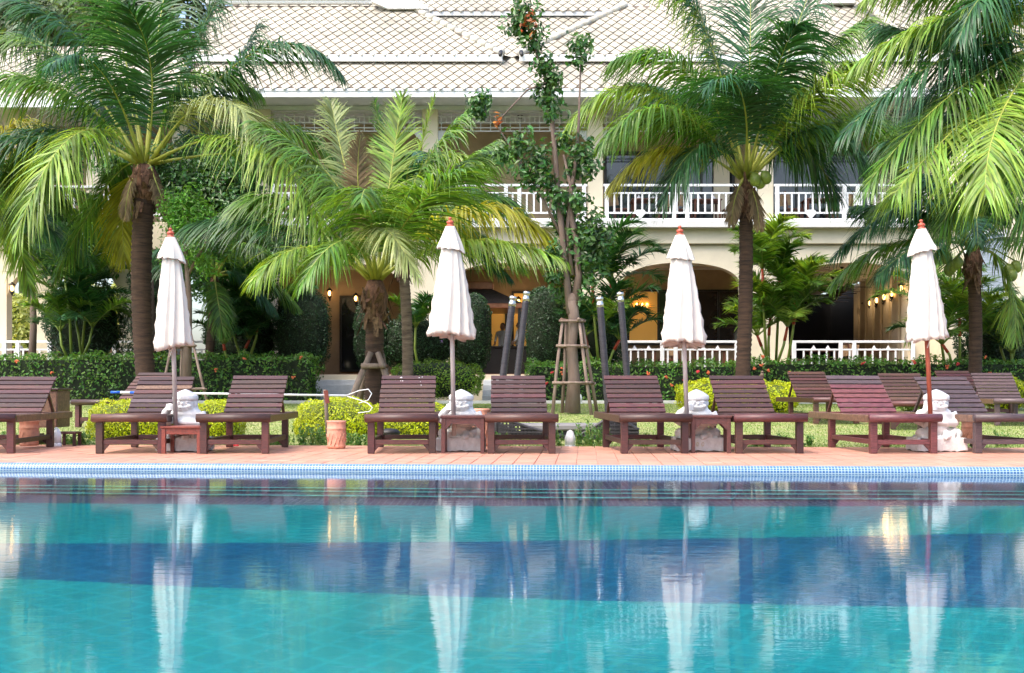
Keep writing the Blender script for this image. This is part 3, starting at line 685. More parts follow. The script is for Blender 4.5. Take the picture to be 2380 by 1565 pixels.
def ceiling_fan(p, zc_, label, k):
    r = empty('ceiling_fan', p, label, 'ceiling fan', 'dark ceiling fans'); x, y, z = p
    mb = MB(); mb.tube([(x, y, z), (x, y, zc_)], .022, 6); mb.lathe([(.04, -.1), (.10, 0)], (x, y, zc_), 8); mb.build('rod', M['blackiron'], r)
    mb = MB(); mb.lathe([(.06, -.14), (.15, -.1), (.16, -.02), (.06, .06)], (x, y, z), 10); mb.build('motor', M['blackiron'], r)
    for j in range(4):
        a = k + j * math.pi / 2; c, s = math.cos(a), math.sin(a); mb = MB()
        mb.box((x + c * .42, y + s * .42, z - .06), (.55, .12, .015), rot=Matrix.Rotation(a, 3, 'Z') @ Matrix.Rotation(.2, 3, 'X')); mb.build('blade', M['blackiron'], r)
for k, (u, v) in enumerate(((1973, 663), (1957, 672), (1946, 681), (1936, 690), (1928, 698))):
    D = DF + 1.3 + k * 1.7; ceiling_fan(P(u, v, D), zc - .02, 'dark ceiling fan hanging in the arched corridor, %s from the pool' % ords[k], k * .4)
ceiling_fan(P(1209, 345, DF + 1.2), 9.17, 'dark ceiling fan on a long rod above the left upper balcony', .3)

# cooking hood and counter in the middle arch
hx0 = X(1105, DF + 2); r = empty('kitchen_canopy', (hx0, DF + 2, FL), 'dark hipped canopy with a copper rim over the kitchen counter', 'canopy')
mb = MB(); y = DF + 2; za_, ze = Z(676, y), Z(712, y)
a, b, c, d = .55, .5, 1.5, 1.3
vs = [(hx0 - c, y - d, ze), (hx0 + c, y - d, ze), (hx0 + c, y + d, ze), (hx0 - c, y + d, ze), (hx0 - a, y - b, za_), (hx0 + a, y - b, za_), (hx0 + a, y + b, za_), (hx0 - a, y + b, za_)]
mb.add(vs, [(0, 1, 5, 4), (1, 2, 6, 5), (2, 3, 7, 6), (3, 0, 4, 7), (4, 5, 6, 7), (3, 2, 1, 0)]); mb.build('hood', M['shingle'], r)
mb = MB(); mb.box((hx0, y, za_ + .12), (1.15, 1.05, .24), b=.02); mb.box((hx0, y, ze - .08), (3.02, 2.62, .15), b=.02); mb.build('rim', M['copper'], r)
for sx in (-1, 1):
    for sy in (-1, 1): mb = MB(); mb.box((hx0 + sx * 1.4, y + sy * 1.2, (FL + ze - .15) / 2), (.09, .09, ze - .15 - FL)); mb.build('post', M['frame'], r)
cx_ = X(1165, DF + 1.6); r = empty('kitchen_counter', (cx_, DF + 1.6, FL), 'black serving counter under the hipped canopy', 'counter')
mb = MB(); mb.box((cx_, DF + 1.6, FL + .42), (1.6, .6, .84)); mb.build('cabinet', M['dark'], r); mb = MB(); mb.box((cx_, DF + 1.6, FL + .87), (1.7, .7, .05), b=.01); mb.build('counter_top', M['frame'], r)

# people at the counter
def person(x, y, z0, facing, label, arm):
    r = empty('person', (x, y, z0), label, 'person'); h = 1.68
    pv = [(0, 0, .93), (0, 0, 1.12), (0, 0, 1.36), (0, .0, 1.46), (-.09, 0, .90), (-.10, .02, .5), (-.10, -.02, .08), (-.10, .10, .04), (.09, 0, .90), (.10, .02, .5), (.10, -.02, .08), (.10, .10, .04),
          (-.18, 0, 1.38), (-.24, .04, 1.12), (-.20, .22, .98 + arm), (.18, 0, 1.38), (.24, .04, 1.12), (.20, .22, .98)]
    ed = [(0, 1), (1, 2), (2, 3), (0, 4), (4, 5), (5, 6), (6, 7), (0, 8), (8, 9), (9, 10), (10, 11), (2, 12), (12, 13), (13, 14), (2, 15), (15, 16), (16, 17)]
    rd = [.145, .13, .15, .055, .09, .065, .05, .045, .09, .065, .05, .045, .065, .045, .032, .065, .045, .032]
    me = bpy.data.meshes.new('body'); me.from_pydata(pv, ed, []); me.materials.append(M['shirt']); me.materials.append(M['trousers']); me.materials.append(M['skin'])
    o = link('body', me, r); o.rotation_euler = (0, 0, facing)
    me.skin_vertices.new(name='') if hasattr(me.skin_vertices, 'new') else None
    md = o.modifiers.new('skin', 'SKIN')
    if len(me.skin_vertices) == 0: pass
    for i, q in enumerate(rd): me.skin_vertices[0].data[i].radius = (q, q * .8, )
    me.skin_vertices[0].data[0].use_root = True
    sb = o.modifiers.new('sub', 'SUBSURF'); sb.levels = sb.render_levels = 2
    dg = bpy.context.evaluated_depsgraph_get(); m2 = bpy.data.meshes.new_from_object(o.evaluated_get(dg))
    for p in m2.polygons:
        c = p.center; p.material_index = 1 if c.z < .95 and abs(c.x) < .19 and c.y < .16 else (2 if (c.z < 1.1 and abs(c.x) > .16 and c.y > .1) else 0); p.use_smooth = True
    if not m2.materials:
        for q in ('shirt', 'trousers', 'skin'): m2.materials.append(M[q])
    o.modifiers.clear(); o.data = m2
    mb = MB(); mb.ball((0, .0, 1.57), (.078, .095, .115), n=14, m=10); mb.ball((0, .098, 1.56), (.014, .02, .02), n=6, m=5); mb.ball((-.08, .0, 1.56), (.012, .02, .03), n=6, m=5); mb.ball((.08, .0, 1.56), (.012, .02, .03), n=6, m=5)
    mb.tube([(0, 0, 1.42), (0, 0, 1.5)], .05, 8); h_ = mb.build('head', M['skin'], r, (0, 0, 0)); h_.rotation_euler = (0, 0, facing)
    mb = MB()
    for sx in (-.03, .03): mb.ball((sx, .088, 1.585), (.012, .008, .007), n=6, m=4)
    mb.ball((0, -.02, 1.605), (.086, .092, .1), n=12, m=8); mb.ball((0, .092, 1.52), (.022, .006, .006), n=6, m=4); q = mb.build('hair', M['hair'], r, (0, 0, 0)); q.rotation_euler = (0, 0, facing)
    for sx, az in ((-.20, .98 + arm), (.20, .98)):
        mb = MB(); mb.ball((sx, .27, az), (.03, .045, .018), n=8, m=6)
        for k in range(4): mb.tube([(sx - .022 + k * .015, .30, az), (sx - .022 + k * .015, .345 + .008 * (k in (1, 2)), az - .008), (sx - .022 + k * .015, .37 + .008 * (k in (1, 2)), az - .03)], [.009, .008, .006], 6)
        mb.tube([(sx + (.03 if sx < 0 else -.03), .26, az), (sx + (.05 if sx < 0 else -.05), .30, az - .01)], [.01, .008], 6); q = mb.build('hand', M['skin'], r, (0, 0, 0)); q.rotation_euler = (0, 0, facing)
person(X(1207, DF + 1.7), DF + 1.9, FL, R(75), 'person in a light shirt standing side on at the right end of the counter', 0)
person(X(1168, DF + 2.4), DF + 2.7, FL, R(165), 'person in a white shirt behind the black serving counter', .1)

# dining tables with napkins, and chairs
def dining_set(u, D, z0, lab):
    x = X(u, D); r = empty('dining_table', (x, D, z0), 'dark wooden dining table %s' % lab, 'dining table', 'dining tables along the railings')
    mb = MB(); mb.box((x, D, z0 + .73), (.9, .8, .04), b=.008); mb.build('table_top', M['chairwood'], r)
    for sx in (-1, 1):
        for sy in (-1, 1): mb = MB(); mb.box((x + sx * .38, D + sy * .33, z0 + .355), (.06, .06, .71)); mb.build('leg', M['chairwood'], r)
    for s in (-1, 1):
        mb = MB(); cx2 = x + s * .22; mb.lathe([(.10, .75), (.075, .80), (.015, .89), (.002, .90)], (cx2, D - .12, z0), 5); tag(mb.build('napkin', M['napkin']), '%s napkin on the table %s' % ('left' if s < 0 else 'right', lab), 'napkin', 'white napkins on the dining tables')
    for s in (-1, 1):
        c0 = x + s * .75; r = empty('dining_chair', (c0, D, z0), 'cane backed chair %s of the table %s' % ('left' if s < 0 else 'right', lab), 'chair', 'dining chairs on the terrace')
        mb = MB(); mb.box((c0, D, z0 + .45), (.44, .44, .05), b=.01); mb.build('seat', M['chairwood'], r)
        mb = MB(); e = c0 + s * .22
        for sy in (-1, 1): mb.beam((e, D + sy * .2, z0 + .45), (e + s * .08, D + sy * .2, z0 + .98), .04, .04)
        mb.beam((e + s * .08, D - .22, z0 + .97), (e + s * .08, D + .22, z0 + .97), .04, .06); mb.build('back_frame', M['chairwood'], r)
        mb = MB(); mb.beam((e + s * .03, D, z0 + .58), (e + s * .075, D, z0 + .93), .015, .36, up=(1, 0, 0)); mb.build('backrest', M['cane'], r)
        for sx in (-1, 1):
            for sy in (-1, 1): mb = MB(); mb.box((c0 + sx * .19, D + sy * .19, z0 + .21), (.04, .04, .42)); mb.build('leg', M['chairwood'], r)
dining_set(1490, DF + 1.0, FL, 'in the wide window arch, left end')
dining_set(1650, DF + 1.1, FL, 'just left of the two-coconut palm')
dining_set(1905, DF + 1.0, FL, 'in the corridor arch, left side')
dining_set(2045, DF + 1.1, FL, 'in the corridor arch, right side')
dining_set(345, DF + 1.2, FL, 'behind the thick left palm trunk')
dining_set(70, DF + 1.2, FL, 'behind the far left railing')
dining_set(1500, DF + .9, zb, 'on the upper balcony, left half')
dining_set(1640, DF + 1.0, zb, 'on the upper balcony, right half')
dining_set(1900, DF + .9, zb, 'on the rightmost upper balcony')

# ------------------------------------------------------------------ vegetation
def leaves(pts, nrm, size, asp=.5, tilt=.6, droop=0, fold=.25):
    """one folded leaf (two quads sharing the midrib) per point; returns verts, faces"""
    n = len(pts); nrm = nrm + nr.normal(0, tilt, (n, 3)); nrm /= np.linalg.norm(nrm, axis=1)[:, None] + 1e-9
    d = nr.normal(0, 1, (n, 3)); d[:, 2] -= droop; d -= nrm * (d * nrm).sum(1)[:, None]; d /= np.linalg.norm(d, axis=1)[:, None] + 1e-9
    s = np.cross(nrm, d); L = (size * nr.uniform(.6, 1.25, n))[:, None]; W_ = L * asp * .5
    base = pts - d * L * .5; tip = pts + d * L * .5; mid = pts + nrm * L * 0
    l = mid - s * W_ + nrm * W_ * fold; r = mid + s * W_ + nrm * W_ * fold
    v = np.stack([base, l, tip, r], 1).reshape(-1, 3); b = np.arange(n)[:, None] * 4
    f = np.concatenate([b + np.array([[0, 1, 2]]), b + np.array([[0, 2, 3]])], 1).reshape(-1, 3)
    return v, f
def leaf_obj(name, vf, m, parent, off):
    v = np.concatenate([a for a, _ in vf]); o = 0; fs = []
    for a, f in vf: fs.append(f + o); o += len(a)
    return link(name, np_mesh(name, v - np.array(off)[None], np.concatenate(fs), m), parent)
def lump(p, amp, fr):
    return amp * (np.sin(p[:, 0] * fr + 1.3) * np.cos(p[:, 1] * fr * 1.3 + .7) + .6 * np.sin(p[:, 2] * fr * 1.7 + p[:, 0] * fr * 2.1) + .4 * np.sin(p[:, 0] * fr * 4.1 + p[:, 2] * fr * 3.3))
def superell(n, c, r, e=1.0, amp=.05, fr=5, lower=-1):
    q = nr.normal(0, 1, (n, 3)); q /= np.linalg.norm(q, axis=1)[:, None]
    q = q[q[:, 2] > lower]; nn = q.copy()
    m = (np.abs(q) ** (2 / e)).sum(1) ** (-e / 2); q = q * m[:, None]
    p = np.array(c)[None] + q * np.array(r)[None]
    p = p + nn * lump(p, amp, fr)[:, None]
    return p, nn / np.array(r)[None] * np.mean(r)
def bush(name, c, r, m, corem, label, cat, group=None, n=2500, size=.06, e=.75, amp=.05, fr=6, asp=.5, flowers=None, tilt=.6, parent=None, inner=.86):
    ro = parent or empty(name, (c[0], c[1], c[2] - r[2]), label, cat, group); off = ro.location
    p, nn = superell(n, c, r, e, amp, fr, -.9); dep = nr.uniform(0, 1, len(p))[:, None] ** 2 * np.mean(r) * .16
    nn /= np.linalg.norm(nn, axis=1)[:, None]
    p = p - nn * dep + nr.normal(0, size * .2, p.shape)
    leaf_obj('foliage', [leaves(p, nn, size, asp, tilt)], m, ro, off)
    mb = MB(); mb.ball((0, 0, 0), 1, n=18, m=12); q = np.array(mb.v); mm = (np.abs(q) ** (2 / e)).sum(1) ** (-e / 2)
    q = q * mm[:, None] * np.array(r)[None] * inner + np.array(c)[None]; mb.v = [tuple(t) for t in q]; mb.build('shade_core', corem, ro)  # dark inset body added as shade between the leaves
    if flowers:
        for fm, cnt in flowers:
            for i in nr.choice(len(p), cnt):
                if nn[i, 1] > .3: continue
                mb = MB(); a = Vector(p[i] + nn[i] * .06)
                for k in range(5): mb.ball(a + Vector((nr.uniform(-.03, .03), nr.uniform(-.03, .03), nr.uniform(-.03, .03))), .028, n=5, m=4)
                mb.build('flower', fm, ro)
    return ro
# hedges along the path
def hedge(u0, u1, D, vt, label, m, size=.10, dens=300, flowers=(), depth=1.6, vb=932):
    x0, x1 = X(u0, D), X(u1, D); zt_, zb_ = Z(vt, D), .33
    c = ((x0 + x1) / 2, D + depth / 2, (zt_ + zb_) / 2); r = empty('hedge', (c[0], c[1], zb_), label, 'hedge', 'clipped hedges along the path')
    pts = []; nn = []
    hh, L = zt_ - zb_, x1 - x0
    for (cnt, fa) in ((int(L * hh * dens), 0), (int(L * depth * dens * .9), 1), (int(depth * hh * dens), 2), (int(depth * hh * dens), 3)):
        a, b = nr.uniform(0, 1, cnt), nr.uniform(0, 1, cnt)
        if fa == 0: p = np.stack([x0 + a * L, np.full(cnt, D), zb_ + b * hh], 1); q = (0, -1, .25)
        elif fa == 1: p = np.stack([x0 + a * L, D + b * depth, np.full(cnt, zt_)], 1); q = (0, -.2, 1)
        else: x = x0 if fa == 2 else x1; p = np.stack([np.full(cnt, x), D + a * depth, zb_ + b * hh], 1); q = (-1 if fa == 2 else 1, -.1, .2)
        ln = lump(p, .07, 2.1) + lump(p, .05, 6.3); q = np.array(q, float); p = p + q[None] * ln[:, None] - q[None] * (nr.uniform(0, 1, cnt) ** 2 * .16)[:, None]
        if fa == 0: p[:, 1] += np.clip((p[:, 2] - zt_ + .18), 0, 1) * .6
        pts.append(p); nn.append(np.repeat(q[None], cnt, 0))
    p = np.concatenate(pts); q = np.concatenate(nn)
    leaf_obj('foliage', [leaves(p, q, size, .48, .65)], m, r, r.location)
    mb = MB(); mb.box((c[0], c[1], (zt_ + zb_) / 2 - .07), (L - .25, depth - .3, hh - .1)); mb.build('shade_core', M['core'], r)  # dark inset box added as shade inside the hedge
    for fm, cnt in flowers:
        for i in range(cnt):
            mb = MB(); a = Vector((x0 + nr.uniform(.02, .98) * L, D - .08, zb_ + hh * nr.uniform(.35, 1.02) + .0))
            if a.z > zt_ - .05: a.y += .15; a.z = zt_ + .06
            for k in range(6): mb.ball(a + Vector((nr.uniform(-.04, .04), nr.uniform(-.03, .03), nr.uniform(-.04, .04))), .022, n=6, m=4)
            mb.build('flower', fm, r)
    return r
hedge(-70, 722, 28.3, 826, 'long dark green hedge on the left with a few orange flowers', M['hedge'], flowers=((M['petalo'], 8),))
hedge(1222, 1720, 28.3, 842, 'hedge with red and orange flowers behind the staked tree', M['hedge'], flowers=((M['petalr'], 7), (M['petalo'], 9)))
hedge(1722, 2480, 28.4, 836, 'long hedge with scattered orange flowers on the right behind the loungers', M['hedge'], flowers=((M['petalr'], 5), (M['petalo'], 16)))
def box_bush(name, u0, u1, v0, v1, D, m, corem, label, cat, group=None, dp=None, **k):
    x0, x1, z1, z0 = X(u0, D), X(u1, D), Z(v0, D), Z(v1, D); rx = (x1 - x0) / 2
    return bush(name, ((x0 + x1) / 2, D + .1, (z0 + z1) / 2), (rx, dp or min(rx, .9), (z1 - z0) / 2), m, corem, label, cat, group, **k)
G = 'yellow green clipped shrubs'
box_bush('yellow_shrub', 205, 400, 930, 1040, 14.4, M['yellow'], M['coreyel'], 'bright yellow shrub seen under and left of the second lounger', 'shrub', G, n=9000, size=.035, dp=.45, amp=.03)
box_bush('yellow_shrub', 440, 557, 932, 1040, 14.5, M['yellow'], M['coreyel'], 'bright yellow shrub right of the leftmost white statue', 'shrub', G, n=6500, size=.035, dp=.4, amp=.03)
box_bush('yellow_shrub', 684, 880, 926, 1040, 15.0, M['yellow'], M['coreyel'], 'wide yellow shrub behind the terracotta pot and the short stake', 'shrub', G, n=9500, size=.037, dp=.5, amp=.035)
box_bush('yellow_shrub', 850, 1060, 932, 1040, 15.3, M['yellow'], M['coreyel'], 'yellow shrub behind the lounger left of the central umbrella', 'shrub', G, n=9000, size=.037, dp=.5, amp=.035)
box_bush('yellow_shrub', 1578, 1700, 886, 962, 20.5, M['yellow'], M['coreyel'], 'yellow shrub behind the third umbrella', 'shrub', G, n=6000, size=.05, dp=.6)
box_bush('yellow_shrub', 1690, 1857, 888, 962, 20.6, M['yellow'], M['coreyel'], 'yellow shrub right of the lounger with the bird', 'shrub', G, n=7000, size=.05, dp=.6)
box_bush('green_shrub', 2087, 2240, 878, 955, 20.5, M['hedgelite'], M['core'], 'mid green shrub left of the red umbrella pole', 'shrub', n=5500, size=.055, dp=.6)
box_bush('green_shrub', 2290, 2390, 876, 955, 21.5, M['yellow'], M['coreyel'], 'yellow tipped shrub at the right edge behind the far loungers', 'shrub', n=4500, size=.05, dp=.6)
box_bush('green_shrub', 905, 1122, 838, 930, 27, M['hedgelite'], M['core'], 'rounded bright green shrub behind the central umbrella pole', 'shrub', n=7500, size=.06, dp=.8)
TG = 'dark clipped topiary columns'
for u0, u1, v0, D, lab in ((638, 765, 672, 31, 'dark topiary bush tapering down beside the pale doorway'), (824, 905, 700, 31.5, 'dark topiary partly hidden by the short palm trunk'),
                           (1058, 1140, 683, 31, 'dark domed topiary just right of the central umbrella'), (1222, 1316, 668, 31, 'dark domed topiary left of the staked tree')):
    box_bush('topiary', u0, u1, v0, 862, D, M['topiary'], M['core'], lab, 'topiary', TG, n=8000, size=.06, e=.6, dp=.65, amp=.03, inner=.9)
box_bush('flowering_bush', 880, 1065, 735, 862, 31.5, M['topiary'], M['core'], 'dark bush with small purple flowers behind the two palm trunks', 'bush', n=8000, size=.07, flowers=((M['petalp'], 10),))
# bushes beyond the left wing openings, sunlight painted into their pale leaf colour
box_bush('far_shrub', -30, 140, 690, 880, 44, M['paleleaf'], M['coreyel'], 'sunlit pale bush seen through the far left opening', 'bush', n=6000, size=.22, amp=.2, fr=2, droop=0) if False else box_bush('far_shrub', -30, 140, 690, 880, 44, M['paleleaf'], M['coreyel'], 'sunlit pale bush seen through the far left opening', 'bush', n=6000, size=.22, amp=.2, fr=2)
box_bush('far_shrub', 180, 420, 660, 880, 45, M['paleleaf'], M['coreyel'], 'sunlit pale bush seen left of the thick palm trunk through the wing', 'bush', n=6000, size=.22, amp=.2, fr=2)

def frond(base, mid, tip, Lmax, n, m, parent, off, droop=1.1, wd=.0185, pet=.16, ribm=None, rib=.028, lift=.12, tmin=.15):
    base, mid, tip = Vector(base), Vector(mid), Vector(tip); c = mid * 2 - (base + tip) * .5
    B = np.array(base); C_ = np.array(c); T_ = np.array(tip)
    f = lambda t: ((1 - t) ** 2)[:, None] * B + (2 * t * (1 - t))[:, None] * C_ + (t ** 2)[:, None] * T_
    df = lambda t: (2 * (1 - t))[:, None] * (C_ - B) + (2 * t)[:, None] * (T_ - C_)
    rb = MB(); K = 14; ts = np.linspace(0, 1, K); pp = f(ts)
    rad = [rib * (1 - .88 * t ** .7) * (1 + 1.1 * max(0, 1 - t / .2)) for t in ts]
    rb.tube([Vector(q) for q in pp], rad, 6, flat=.8)
    t = np.repeat(np.linspace(tmin, .995, n), 2) + nr.uniform(-.004, .004, 2 * n); t = np.clip(t, tmin, 1)
    sg = np.tile([-1., 1.], n); pos = f(t); tan = df(t); tan /= np.linalg.norm(tan, axis=1)[:, None]
    up = np.array([0, 0, 1.]); S = np.cross(tan, up); ns = np.linalg.norm(S, axis=1)
    S[ns < .2] += np.array([.3, 0, 0]); S /= np.linalg.norm(S, axis=1)[:, None]; Nn = np.cross(S, tan)
    q = (t - tmin) / (1 - tmin); al = np.radians(72 - 46 * q + nr.normal(0, 7, 2 * n) + 6 * np.sin(q * 23 + base[0] * 7))
    L = Lmax * (np.clip(np.sin(np.pi * (.14 + .80 * q)), 0, 1) ** .75) * nr.uniform(.78, 1.1, 2 * n)
    d0 = tan * np.cos(al)[:, None] + S * (sg * np.sin(al))[:, None] + Nn * (lift + nr.normal(0, .13, 2 * n))[:, None]
    d0 /= np.linalg.norm(d0, axis=1)[:, None]
    G_ = np.array([0, 0, -1.]); seg = 5; p = pos.copy(); V = []; d = d0; dr = droop * nr.uniform(.75, 1.3, 2 * n)
    broken = nr.uniform(0, 1, 2 * n) < .12
    for k in range(seg + 1):
        wv = tan - d * (tan * d).sum(1)[:, None]; wv /= np.linalg.norm(wv, axis=1)[:, None] + 1e-6
        ww = wd * (1 - (k / seg) ** 1.6) * (1 if k else .55) + .0016
        V.append(np.stack([p - wv * ww, p + wv * ww], 1))
        kk = (k + 1) / seg; d = d0 + G_[None] * (dr * kk ** 1.3 * (1 + 1.5 * broken * (k > 1)))[:, None]; d /= np.linalg.norm(d, axis=1)[:, None]
        p = p + d * (L / seg)[:, None]
    V = np.stack(V, 1)                                # leaf, seg+1, 2, 3
    nl = 2 * n; per = (seg + 1) * 2; b = np.arange(nl)[:, None] * per
    fs = np.concatenate([b + np.array([[2 * k, 2 * k + 1, 2 * k + 3, 2 * k + 2]]) for k in range(seg)], 1).reshape(-1, 4)
    v = V.reshape(-1, 3) - np.array(off)[None]
    o = link('frond', np_mesh('frond', v, fs, m), parent)
    rb.build('midrib', ribm or M['midrib'], o, off)
    return o
def palm_trunk(p0, p1, r0, r1, parent, m, lean=.1, rings=44):
    p0, p1 = Vector(p0), Vector(p1); pts = []; rad = []
    for k in range(rings * 2 + 1):
        t = k / (rings * 2); p = p0.lerp(p1, t) + Vector((lean * math.sin(math.pi * t), 0, 0)); r = r0 + (r1 - r0) * t
        if t < .06: r += r0 * .35 * (1 - t / .06)
        r *= (1.07 if k % 2 == 0 else .955) + rnd.uniform(-.03, .03); pts.append(p); rad.append(r)
    mb = MB(); mb.tube(pts, rad, 16); return mb.build('trunk', m, parent)
def sheath(c, r, parent, hgt=.8):
    mb = MB(); c = Vector(c)
    mb.tube([c + Vector((0, 0, -hgt * .42)), c + Vector((0, 0, -hgt * .2)), c + Vector((0, 0, .05)), c + Vector((0, 0, hgt * .35))], [r * .9, r * 1.1, r * 1.3, r * .7], 12)
    for k in range(60):
        a = rnd.uniform(0, 6.28); z = rnd.uniform(-.5, .15) * hgt; e = Vector((math.cos(a), math.sin(a), 0)); rr = r * rnd.uniform(.95, 1.3)
        p = c + e * rr + Vector((0, 0, z)); q = p + e * rnd.uniform(.03, .16) + Vector((rnd.uniform(-.06, .06), 0, rnd.choice((-1, -1, 1)) * rnd.uniform(.12, .38))); t = Vector((-e.y, e.x, 0)) * rnd.uniform(.02, .08)
        mb.add([p - t, p + t, q + t * .5, q - t * .2, ], [(0, 1, 2, 3)])
    return mb.build('fibre_sheath', M['fibre'], parent)
def rcol(w=None): return M[rnd.choices(['f_dark', 'f_mid', 'f_lite', 'f_yel', 'f_pale'], w or [4, 4, 3, .6, .4])[0]]
def coconut_palm(label, base, crown, D, r0, r1, specs, extra, flen, leaf, tm, lean=.1, nuts=(), baseD=None, w=None, dr=1.5, lowe=80, grp='coconut palms in front of the hotel'):
    b = P(base[0], base[1], baseD or D); b.z = ground(D) - .05; c = P(crown[0], crown[1], D)
    r = empty('coconut_palm', b, label, 'palm tree', grp); off = r.location
    palm_trunk(b, c + Vector((0, 0, -.25)), r0, r1, r, tm, lean); sheath(c - Vector((0, 0, .28)), r1 * 1.15, r, 1.0)
    for sp in specs:
        mu, mv, tu, tv, dm, dtp, mn = sp[:7]; kw = sp[7] if len(sp) > 7 else {}
        mid = P(mu, mv, D + dm); tip = P(tu, tv, D + dtp); dirv = (mid - c).normalized(); base_ = c + Vector((dirv.x, dirv.y, 0)) * r1 * .8 + Vector((0, 0, .1))
        frond(base_, mid, tip, leaf * 1.35 * kw.get('l', 1), 112, M[mn], r, off, kw.get('d', dr), tmin=kw.get('tm', .2))
    for k in range(extra):
        a = k * 2.4 + rnd.uniform(-.3, .3); e = (k + .5) / extra; el = R(80 - lowe * e + rnd.uniform(-8, 8)); L = flen * rnd.uniform(.85, 1.1)
        h = Vector((math.cos(a), math.sin(a), 0)); base_ = c + h * r1 * .8 + Vector((0, 0, .1))
        mid = base_ + (h * math.cos(el) + Vector((0, 0, math.sin(el)))) * L * .5
        tip = base_ + h * L * (.35 + .55 * math.cos(el)) + Vector((0, 0, L * (math.sin(el) * .75 - .28)))
        frond(base_, mid, tip, leaf * 1.3 * rnd.uniform(.85, 1.05), 105, rcol(w), r, off, dr)
    for u, v, dd in nuts:
        q = P(u, v, D + dd); mb = MB(); mb.ball(q, (.12, .12, .15), n=14, m=9, rot=Matrix.Rotation(rnd.uniform(-.4, .4), 3, 'Y')); mb.tube([q + Vector((0, 0, .12)), (q + c) / 2 + Vector((0, 0, .2)), c + Vector((0, 0, .05))], [.02, .014, .02], 5); mb.build('coconut', M['coconut'], r)
    return r
coconut_palm('tall thick trunked coconut palm at left behind the first umbrella', (345, 930), (338, 392), 24, .195, .215, [
    (352, 170, 300, 22, -.9, -2.2, 'f_dark', dict(l=1.15, d=.7)), (440, 130, 540, -60, .3, .6, 'f_dark'), (210, 120, 20, 0, -.3, -.6, 'f_dark'), (270, 60, 180, -120, .4, .9, 'f_mid'), (370, 60, 420, -150, .6, 1.2, 'f_dark'),
    (600, 118, 795, 175, -.2, -.5, 'f_dark', dict(l=.8)), (140, 205, -60, 195, -.5, -1, 'f_mid', dict(d=1.6)), (110, 108, -60, 150, .7, 1.4, 'f_mid', dict(l=.8)), (130, 300, -70, 360, .3, .5, 'f_dark'),
    (180, 310, 40, 545, -1.8, -3.0, 'f_lite', dict(l=1.25, d=1.5)), (505, 232, 640, 385, -1.2, -2.1, 'f_pale', dict(l=.9, d=1.3)), (605, 335, 765, 585, -1.8, -3.0, 'f_lite', dict(l=1.3, d=1.3)),
    (690, 370, 825, 520, -.2, -.3, 'f_mid', dict(d=1.4)), (620, 285, 800, 400, .6, .9, 'f_mid'), (250, 430, 130, 640, .4, .7, 'f_mid', dict(l=.8)), (290, 470, 290, 600, .5, .8, 'f_yel', dict(l=.7)),
    (480, 250, 600, 60, .8, 1.4, 'f_dark'), (200, 230, 60, 60, .9, 1.6, 'f_dark'), (300, 440, 292, 505, -.3, -.4, 'f_dry', dict(l=.25)), (372, 450, 392, 510, -.3, -.4, 'f_dry', dict(l=.25))], 5, 4.3, 1.12, M['trunk'], -.12, w=[5, 3, 1, 0, 0])
coconut_palm('short coconut palm propped with pale logs left of the central umbrella', (868, 935), (872, 660), 21.5, .175, .17, [
    (955, 500, 1075, 395, -1.6, -2.6, 'f_mid', dict(l=1.1, d=.9)), (775, 420, 590, 285, .2, .4, 'f_mid'), (835, 470, 838, 315, -.6, -.9, 'f_dry', dict(l=.3, d=.3)), (905, 430, 935, 225, .4, .6, 'f_lite', dict(l=.55, d=.3)),
    (965, 420, 1100, 245, .3, .5, 'f_mid', dict(l=.8)), (1010, 430, 1170, 350, .8, 1.3, 'f_mid'), (1110, 478, 1325, 610, -.6, -1, 'f_yel', dict(l=1.1, d=1.5)), (1075, 560, 1300, 600, -.9, -1.6, 'f_lite', dict(l=.9)),
    (1050, 470, 1200, 480, 1, 1.7, 'f_mid'), (720, 575, 590, 650, -1.2, -2, 'f_lite', dict(l=.8)), (640, 520, 430, 530, .6, 1, 'f_dark'), (885, 530, 970, 640, -1.7, -2.6, 'f_pale', dict(l=.7, d=1.4)),
    (700, 480, 560, 480, .2, .3, 'f_mid'), (800, 380, 770, 240, .6, 1, 'f_pale', dict(l=.5, d=.5)), (800, 560, 700, 660, -1.6, -2.4, 'f_mid', dict(l=.8))], 4, 3.3, 1.0, M['trunk'], .0, lowe=40, w=[1, 4, 4, 1, 0])
coconut_palm('slim pale trunked palm just right of the short propped palm', (947, 905), (935, 560), 26, .13, .115, [
    (960, 420, 1010, 225, .3, .4, 'f_lite', dict(l=.6, d=.5)), (905, 400, 870, 235, .2, .3, 'f_mid', dict(l=.6, d=.5)), (1040, 420, 1150, 330, .2, .2, 'f_mid'), (820, 460, 720, 420, .2, .3, 'f_mid'), (1050, 540, 1180, 640, .2, .4, 'f_dark')], 9, 3.3, .85, M['trunkpale'], .05, w=[3, 4, 2, .3, 0])
